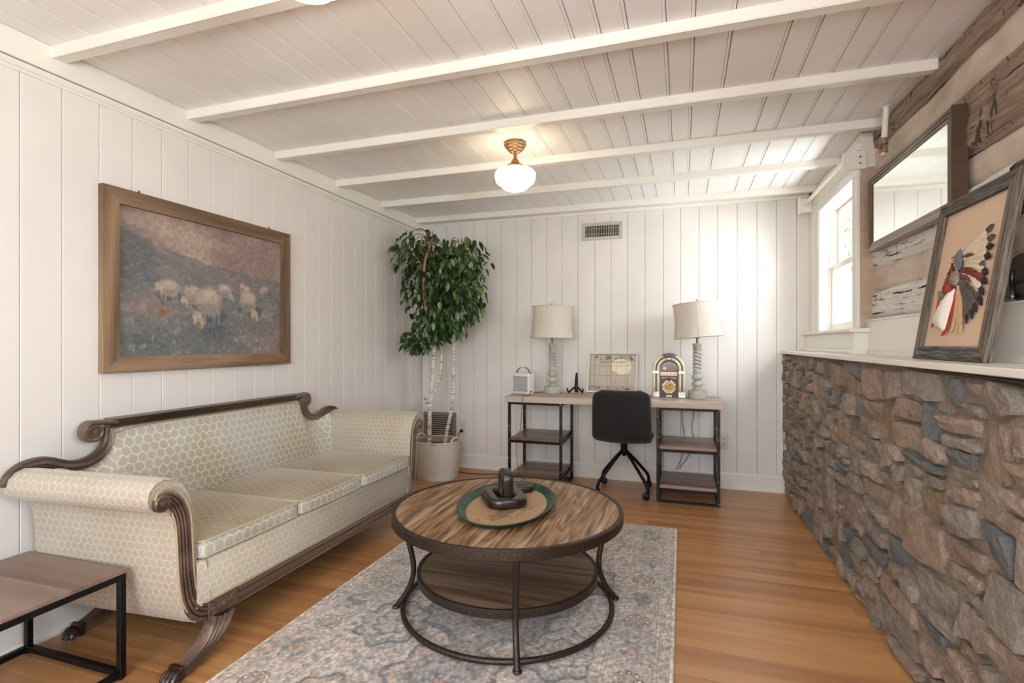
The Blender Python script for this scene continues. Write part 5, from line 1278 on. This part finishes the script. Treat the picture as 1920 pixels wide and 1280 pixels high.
lm.build('leaf_print',M_lfp,wk,local=True); fm.build('flower_print',M_flr,wk,local=True)
# ================================================================ JUKEBOX RADIO
jk=thing('jukebox_radio','miniature retro jukebox radio with cream arched tubes and chrome trim','radio',(-.100,4.36,DZ),(0,0,math.radians(0)))
jw,jh=.120,.36
def arch(hw,zc,n=20,base=0.0,top=None):
    return [(-hw,base)]+[(hw*-math.cos(PI*k/n),zc+hw*math.sin(PI*k/n)) for k in range(n+1)]+[(hw,base)]
m=MB(); m.extrude(arch(.118,.228),lambda p,q,t:(p,t,q),-.030,.060); m.build('case',M_maroon,jk,smooth=True,auto=40,local=True)
def archtube(name,hw,r,y,z0,mat):
    P=[(-hw,y,z0),(-hw,y,.14)]+[(-hw*math.cos(PI*k/18),y,.228+hw*math.sin(PI*k/18)) for k in range(19)]+[(hw,y,.14),(hw,y,z0)]
    return MB().tube(P,r,12,up=(0,1,0)).build(name,mat,jk,smooth=True,local=True)
archtube('light_tube',.113,.0135,-.036,.03,M_cream); archtube('light_tube',.084,.0125,-.038,.03,M_cream); archtube('trim_tube',.0985,.0035,-.043,.03,M_maroon)
for x in (-.099,.099):
    MB().cbox(x-.030,x+.030,-.055,-.020,.0,.052,.005).cbox(x-.032,x+.032,-.057,-.020,.044,.050,.002).cbox(x-.026,x+.026,-.058,-.05,.012,.016,.001).cbox(x-.026,x+.026,-.058,-.05,.024,.028,.001).build('chrome_foot',M_chrome,jk,local=True)
    MB().cbox(x-.028,x+.028,-.054,-.022,.193,.200,.002).cbox(x-.028,x+.028,-.054,-.022,.206,.213,.002).cbox(x-.024,x+.024,-.052,-.022,.200,.206,.002).build('chrome_clamp',M_chrome,jk,local=True)
# crest
MB().extrude([(-.045,.350),(0,.357),(.045,.350),(.028,.338),(.010,.325),(-.010,.325),(-.028,.338)],lambda p,q,t:(p,t,q),-.054,-.030).build('crest_panel',M_maroon,jk,local=True)
m=MB(); 
for s_ in (-1,1): m.tube(bez([(s_*.055,-.050,.338),(s_*.036,-.056,.336),(s_*.022,-.058,.322),(s_*.010,-.058,.312)],4),[.006]*13,8)
m.cbox(-.014,.014,-.060,-.045,.306,.318,.003); m.build('crest_trim',M_chrome,jk,smooth=True,auto=40,local=True)
# window arch, flip cards, dial, speaker
M_jwin=simple('smoky_jukebox_window','5d4a43',0.15,0,0.4,20)
m=MB(); m.extrude([(.062*-math.cos(PI*k/16),.218+.062*math.sin(PI*k/16)) for k in range(17)],lambda p,q,t:(p,t,q),-.036,-.030); m.build('display_window',M_jwin,jk,local=True)
P=[(.064*-math.cos(PI*k/16),-.037,.216+.064*math.sin(PI*k/16)) for k in range(17)]; MB().tube(P+[P[0]],.0022,6).build('window_trim',M_chrome,jk,local=True)
MB().cbox(-.045,-.020,-.038,-.034,.222,.246,.001).build('window_card',M_plate,jk,local=True)
for k in range(5):
    x=-.052+.026*k; MB().cbox(x-.012,x+.012,-.042,-.034,.176,.206,.002).build('title_strip',M_cream,jk,local=True)
MB().cbox(-.066,.066,-.038,-.031,.172,.210,.002).build('title_panel',M_brass,jk,local=True)
d=MB().cbox(-.058,.058,-.040,-.031,.150,.166,.003).build('control_panel',simple('copper_pink_panel','9c7360',0.35,0.5),jk,local=True)
MB().box(-.010,.010,-.0415,-.039,.154,.162).build('tape_slot',M_dark,d,local=True)
for x in (-.028,.028,-.018,.018): MB().lathe([(.0035,0),(.0035,.003),(.0001,.004)],(0,0,0),8,M=Matrix.Translation((x,-.040,.158))@Matrix.Rotation(PI/2,4,'X')).build('knob',M_black,d,local=True)
Mj=Matrix.Translation((0,-.030,.086))@Matrix.Rotation(PI/2,4,'X')
MB().lathe([(.052,0),(.056,.006),(.052,.013),(.044,.014),(.040,.009),(.040,0)],(0,0,0),8,M=Mj@Matrix.Rotation(PI/8,4,'Z'),cap=False).build('speaker_bezel',M_cream,jk,local=True)
MB().lathe([(.0001,.005),(.041,.005),(.041,0)],(0,0,0),28,M=Mj).build('speaker_grille',M_brass,jk,local=True)
m=MB(); m.tube([(-.030,-.037,.088),(-.012,-.038,.096),(0,-.038,.092),(.012,-.038,.100),(.030,-.037,.086)],.0022,6).tube([(-.026,-.037,.074),(0,-.038,.080),(.026,-.037,.074)],.0018,6); m.tube([(0,-.038,.098),(.016,-.038,.108)],.002,6); m.build('speaker_emblem',M_maroon,jk,local=True)
for a in range(0,8,2):
    t=a*PI/4; MB().lathe([(.009,0),(.008,.006),(.0001,.009)],(0,0,0),10,M=Matrix.Translation((.050*math.cos(t),-.042,.086+.050*math.sin(t)))@Matrix.Rotation(PI/2,4,'X')).build('bezel_clip',M_chrome,jk,local=True)
MB().cbox(-.022,.022,-.034,-.030,.006,.022,.001).build('name_plate',M_plate,jk,local=True)
for z_ in (.030,.055,.090): MB().lathe([(.004,0),(.004,.006)],(0,0,0),8,M=Matrix.Translation((.118,.01,z_))@Matrix.Rotation(PI/2,4,'Y')).build('side_knob',M_black,jk,local=True)
# ================================================================ CEILING LIGHTS
def ceiling_light(x,y,label):
    g=thing('ceiling_light',label,'ceiling light',(x,y,ZC),group='milk-glass ceiling lights')
    z=lambda d:ZC-d
    MB().lathe([(.0001,z(0)),(.064,z(0)),(.068,z(.006)),(.066,z(.018)),(.061,z(.020)),(.059,z(.030)),(.050,z(.034)),(.048,z(.045)),(.036,z(.049)),(.033,z(.058)),(.019,z(.064)),(.0105,z(.068)),(.0105,z(.075)),(.0105,z(.098)),(.018,z(.102)),(.024,z(.110)),(.026,z(.122)),(.040,z(.130)),(.054,z(.138)),(.060,z(.150)),(.056,z(.152))],(x,y,0),40).build('canopy',M_bronze,g,smooth=True,auto=45)
    MB().lathe([(.003,0),(.003,.016),(.005,.017),(.005,.022)],(0,0,0),8,M=Matrix.Translation((x+.062,y-.01,z(.145)))@Matrix.Rotation(PI/2,4,'Y')).lathe([(.003,0),(.003,.016),(.005,.017),(.005,.022)],(0,0,0),8,M=Matrix.Translation((x-.062,y,z(.145)))@Matrix.Rotation(-PI/2,4,'Y')).build('thumb_screw',M_bronze,g)
    MB().lathe([(.052,z(.142)),(.056,z(.150)),(.085,z(.160)),(.112,z(.172)),(.121,z(.184)),(.122,z(.200)),(.119,z(.222)),(.112,z(.240)),(.098,z(.249)),(.088,z(.252)),(.084,z(.262)),(.070,z(.276)),(.045,z(.285)),(.0001,z(.289))],(x,y,0),48).build('glass_globe',M_globe,g,smooth=True)
    return g
ceiling_light(-.953,2.978,'lit milk-glass schoolhouse ceiling light over the coffee table, nearer the desk')
ceiling_light(-.930,1.122,'second lit milk-glass ceiling light, cut off by the top edge')
# ================================================================ POTTED TREE
BX,BY=-2.085,4.235
pt=thing('potted_tree','artificial ficus with three birch trunks in a woven two-tone basket','potted plant',(BX,BY,0))
def basket():
    m=MB(); nz=66; seg=150; vs=[];fs=[];mi=[]
    def rr(t): return .178+.026*math.sin(PI*min(t*1.0+.05,1)*.62)
    for j in range(nz+1):
        t=j/nz; z=.004+.326*t
        for k in range(seg):
            a=2*PI*k/seg; wv=.0022*math.cos(j*PI)*1*(1 if True else 0)+.0022*math.cos(a*50)*(1 if (j%2) else -1); r=rr(t)+wv; vs.append((BX+r*math.cos(a),BY+r*math.sin(a),z+.004*noise.noise(Vector((math.cos(a)*2,math.sin(a)*2,0)))*t*3))
    for j in range(nz):
        for k in range(seg):
            l=(k+1)%seg; fs.append((j*seg+k,j*seg+l,(j+1)*seg+l,(j+1)*seg+k)); mi.append((1 if j<15 else (2 if (k%3==0 or j%2==0) else 0)))
    m.add(vs,fs); m.mi=mi
    o=m.build('basket',[simple('seagrass_tan_weave','AD9880',0.9,0,0.3,200,0.4),simple('white_yarn_weave','D9D3CB',0.9,0,0.08,200,0.4),simple('pale_weave_cross','E2D9CD',0.9,0,0.12,200,0.4)],pt,smooth=True)
    MB().lathe([(.0001,.003),(.17,.003),(.18,.006)],(BX,BY,0),40).lathe([(rr(1)-.008,.250),(rr(1)-.008,.332),(rr(1)+.002,.334)],(BX,BY,0),60,cap=False).build('basket_liner',bpy.data.materials['seagrass_tan_weave'],o)
    P=[(BX+rr(1)*math.cos(2*PI*k/60),BY+rr(1)*math.sin(2*PI*k/60),.332) for k in range(60)]; MB().tube(P,.006,8,closed=True).build('basket_rim',bpy.data.materials['white_yarn_weave'],o,smooth=True)
    for a in (-.25,PI-.25):
        P=[(BX+(rr(1)+.002)*math.cos(a+s_*.30),BY+(rr(1)+.002)*math.sin(a+s_*.30),.325+.045*(1-s_*s_)**.6) for s_ in [i/6-1 for i in range(13)]]; MB().tube(P,.008,8).build('basket_handle',bpy.data.materials['white_yarn_weave'],o,smooth=True)
    MB().lathe([(.0001,.288),(.10,.290),(.185,.280)],(BX,BY,0),40).build('moss',M_soil,pt)
basket()
tr1=bez([(-2.165,4.22,.27),(-2.160,4.22,.45),(-2.155,4.22,.64),(-2.120,4.21,.93),(-2.105,4.18,1.21),(-2.120,4.06,1.55),(-2.075,3.96,1.85),(-2.04,4.04,2.10)],8)
tr2=bez([(-2.152,4.215,.66),(-2.100,4.23,.80),(-2.060,4.24,.93),(-2.05,4.25,1.17),(-2.04,4.25,1.41),(-2.0,4.22,1.75),(-1.96,4.2,2.0)],8)
tr3=bez([(-2.03,4.26,.27),(-2.00,4.25,.42),(-1.945,4.24,.66),(-1.935,4.24,.93),(-1.925,4.23,1.21),(-1.88,4.22,1.60),(-1.84,4.2,1.88),(-1.82,4.18,2.02)],8)
def taper(P,a,b): n=len(P); return [(a+(b-a)*i/(n-1))*(1+.10*noise.noise(Vector((0,i*.9,a*100)))) for i in range(n)]
for P,a,b in ((tr1,.021,.010),(tr2,.014,.008),(tr3,.017,.009)): MB().tube(P,taper(P,a,b),12).build('trunk',M_birch,pt,smooth=True)
MB().tube(bez([(-2.155,4.22,.60),(-2.185,4.215,.655),(-2.20,4.21,.715)],4),[.014]*4+[.012]*5,10).build('cut_branch',M_birch,pt,smooth=True)
# leaf meshes
def leafmesh(l,w_,mat):
    K=5; vs=[];fs=[]
    for i in range(K+1):
        t=i/K; hw=w_*math.sin(PI*min(t*.93+.05,1))**.8*(1.15-t*.5) if 0<t<1 else .0004; z=-.18*l*t*t; vs+=[(-hw,l*t,z+hw*.35),(0,l*t,z),(hw,l*t,z+hw*.35)]
    for i in range(K):
        a=3*i; fs+=[(a,a+1,a+4,a+3),(a+1,a+2,a+5,a+4)]
    me=bpy.data.meshes.new('leaf'); me.from_pydata(vs,[],fs); me.materials.append(mat); me.polygons.foreach_set('use_smooth',[True]*len(fs)); return me
LM=[leafmesh(.074,.0185,m_) for m_ in M_leaf]+[leafmesh(.062,.0160,m_) for m_ in M_leaf]
rl2=random.Random(12)
def inside():
    # crown lobes
    L=[((-2.18,4.12,1.98),(.28,.26,.24)),((-1.84,4.18,1.86),(.28,.22,.28)),((-2.10,4.12,1.66),(.27,.22,.30)),((-1.84,4.16,1.58),(.25,.2,.24)),((-2.03,4.08,1.36),(.20,.18,.16)),((-2.22,4.06,1.22),(.13,.13,.12)),((-1.90,4.14,1.38),(.15,.15,.13))]
    wts=[1.2,1.2,1.3,1.0,.6,.28,.35]; c,r=rl2.choices(L,wts)[0]
    while True:
        d=Vector((rl2.gauss(0,1),rl2.gauss(0,1),rl2.gauss(0,1))).normalized(); k=rl2.random()**.45
        p=Vector((c[0]+d.x*r[0]*k,c[1]+d.y*r[1]*k,c[2]+d.z*r[2]*k)); 
        if p.x>XL+.075 and p.y<YB-.08 and p.z<2.28: return p,d
def leafmat(p,d,extra=1.0):
    yaw=rl2.uniform(0,2*PI) if rl2.random()<.5 else math.atan2(d.x*-1,d.y)+rl2.gauss(0,.7)
    return Matrix.Translation(p)@Matrix.Rotation(yaw,4,'Z')@Matrix.Rotation(rl2.uniform(-1.45,-.35),4,'X')@Matrix.Rotation(rl2.gauss(0,.5),4,'Y')@Matrix.Scale(rl2.uniform(.8,1.25)*extra,4)
pts=[inside() for _ in range(1650)]
pts.sort(key=lambda q:q[0].y+.35*q[0].x)   # the ones facing the camera first
off=Matrix.Translation(-Vector(pt.location))
for p,d in pts[:296]:
    o=bpy.data.objects.new('leaf',rl2.choices(LM,[3,3,3,2]*2)[0]); COL.objects.link(o); o.parent=pt; o.matrix_local=off@leafmat(p,d)
m=MB(); mi=[]
for p,d in pts[296:]:
    me=rl2.choice(LM[:4]); k=LM.index(me); M=leafmat(p,d); m.m=k; m.add([M@v.co for v in me.vertices],[tuple(f.vertices) for f in me.polygons])
fo=m.build('foliage',M_leaf,pt,smooth=True); fo['kind']='stuff'
# twigs
m=MB()
for p,d in pts[::9]:
    best=min(tr1[20:]+tr2[20:]+tr3[20:],key=lambda q:(q-p).length); mid=(best+p)/2+Vector((0,0,.05)); m.tube(bez([best,mid,p],4),[.004]*3+[.003]*3+[.002]*3,5)
tw=m.build('twigs',M_branch,pt); tw['kind']='stuff'
# ================================================================ CABLES
def cable(pts,label,r=.003,mat=None,cat='cable'):
    P=bez(pts,8); o=MB().tube(P,r,7).build('power_cord',mat or M_cable,None,smooth=True,origin=P[0]); return tag(o,label,cat,'loose cords and cables')
o=cable([(-2.026,YB-.028,.352),(-2.045,YB-.05,.33),(-2.05,YB-.05,.22),(-2.055,YB-.06,.10),(-2.05,YB-.09,.012),(-1.98,4.45,.005),(-1.80,4.42,.005),(-1.62,4.47,.006),(-1.50,4.50,.005),(-1.42,4.56,.005)],'black cord plugged in behind the basket and trailing along the floor to the desk',.0035)
MB().cbox(-.013,.013,-.012,.014,-.013,.013,.003,M=Matrix.Translation((-2.026,YB-.022,.352))).build('plug',M_cable,o)
cable([(-1.226,4.20,DZ+.024),(-1.20,4.16,DZ+.006),(-1.21,4.10,DZ+.0035),(-1.225,4.040,DZ+.003),(-1.232,4.034,.72),(-1.24,4.035,.60),(-1.25,4.04,.50),(-1.28,4.055,.42),(-1.29,4.06,.30),(-1.27,4.06,.15),(-1.25,4.06,.02)],'thin black cord hanging from the white speaker over the desk edge',.002)
cable([(-1.0,4.47,DZ+.004),(-1.10,4.49,DZ+.006),(-1.18,4.46,DZ+.004),(-1.222,4.30,DZ+.010)],'pale grey cord running across the desk behind the left lamp',.002,M_gcable)
cable([(-.005,4.585,.70),(0.0,4.59,.55),(.015,4.585,.44),(.02,4.59,.32),(-.02,4.58,.20),(-.05,4.56,.14)],'black cord hanging behind the right pedestal, the left of two',.0025)
cable([(.085,4.585,.70),(.09,4.59,.60),(.075,4.585,.50),(.09,4.59,.38),(.05,4.585,.26),(-.03,4.58,.14)],'black cord hanging behind the right pedestal, the right of two',.0025)
cable([(-.225,4.50,DZ+.005),(-.17,4.49,DZ+.005),(-.12,4.45,DZ+.006)],'short dark cord behind the jukebox radio',.0025)
cable([(.768,1.40,1.106),(.765,1.70,1.108),(.766,1.95,1.110),(.775,2.25,1.112)],'black cable tucked under the front of the ledge above the stones',.005)
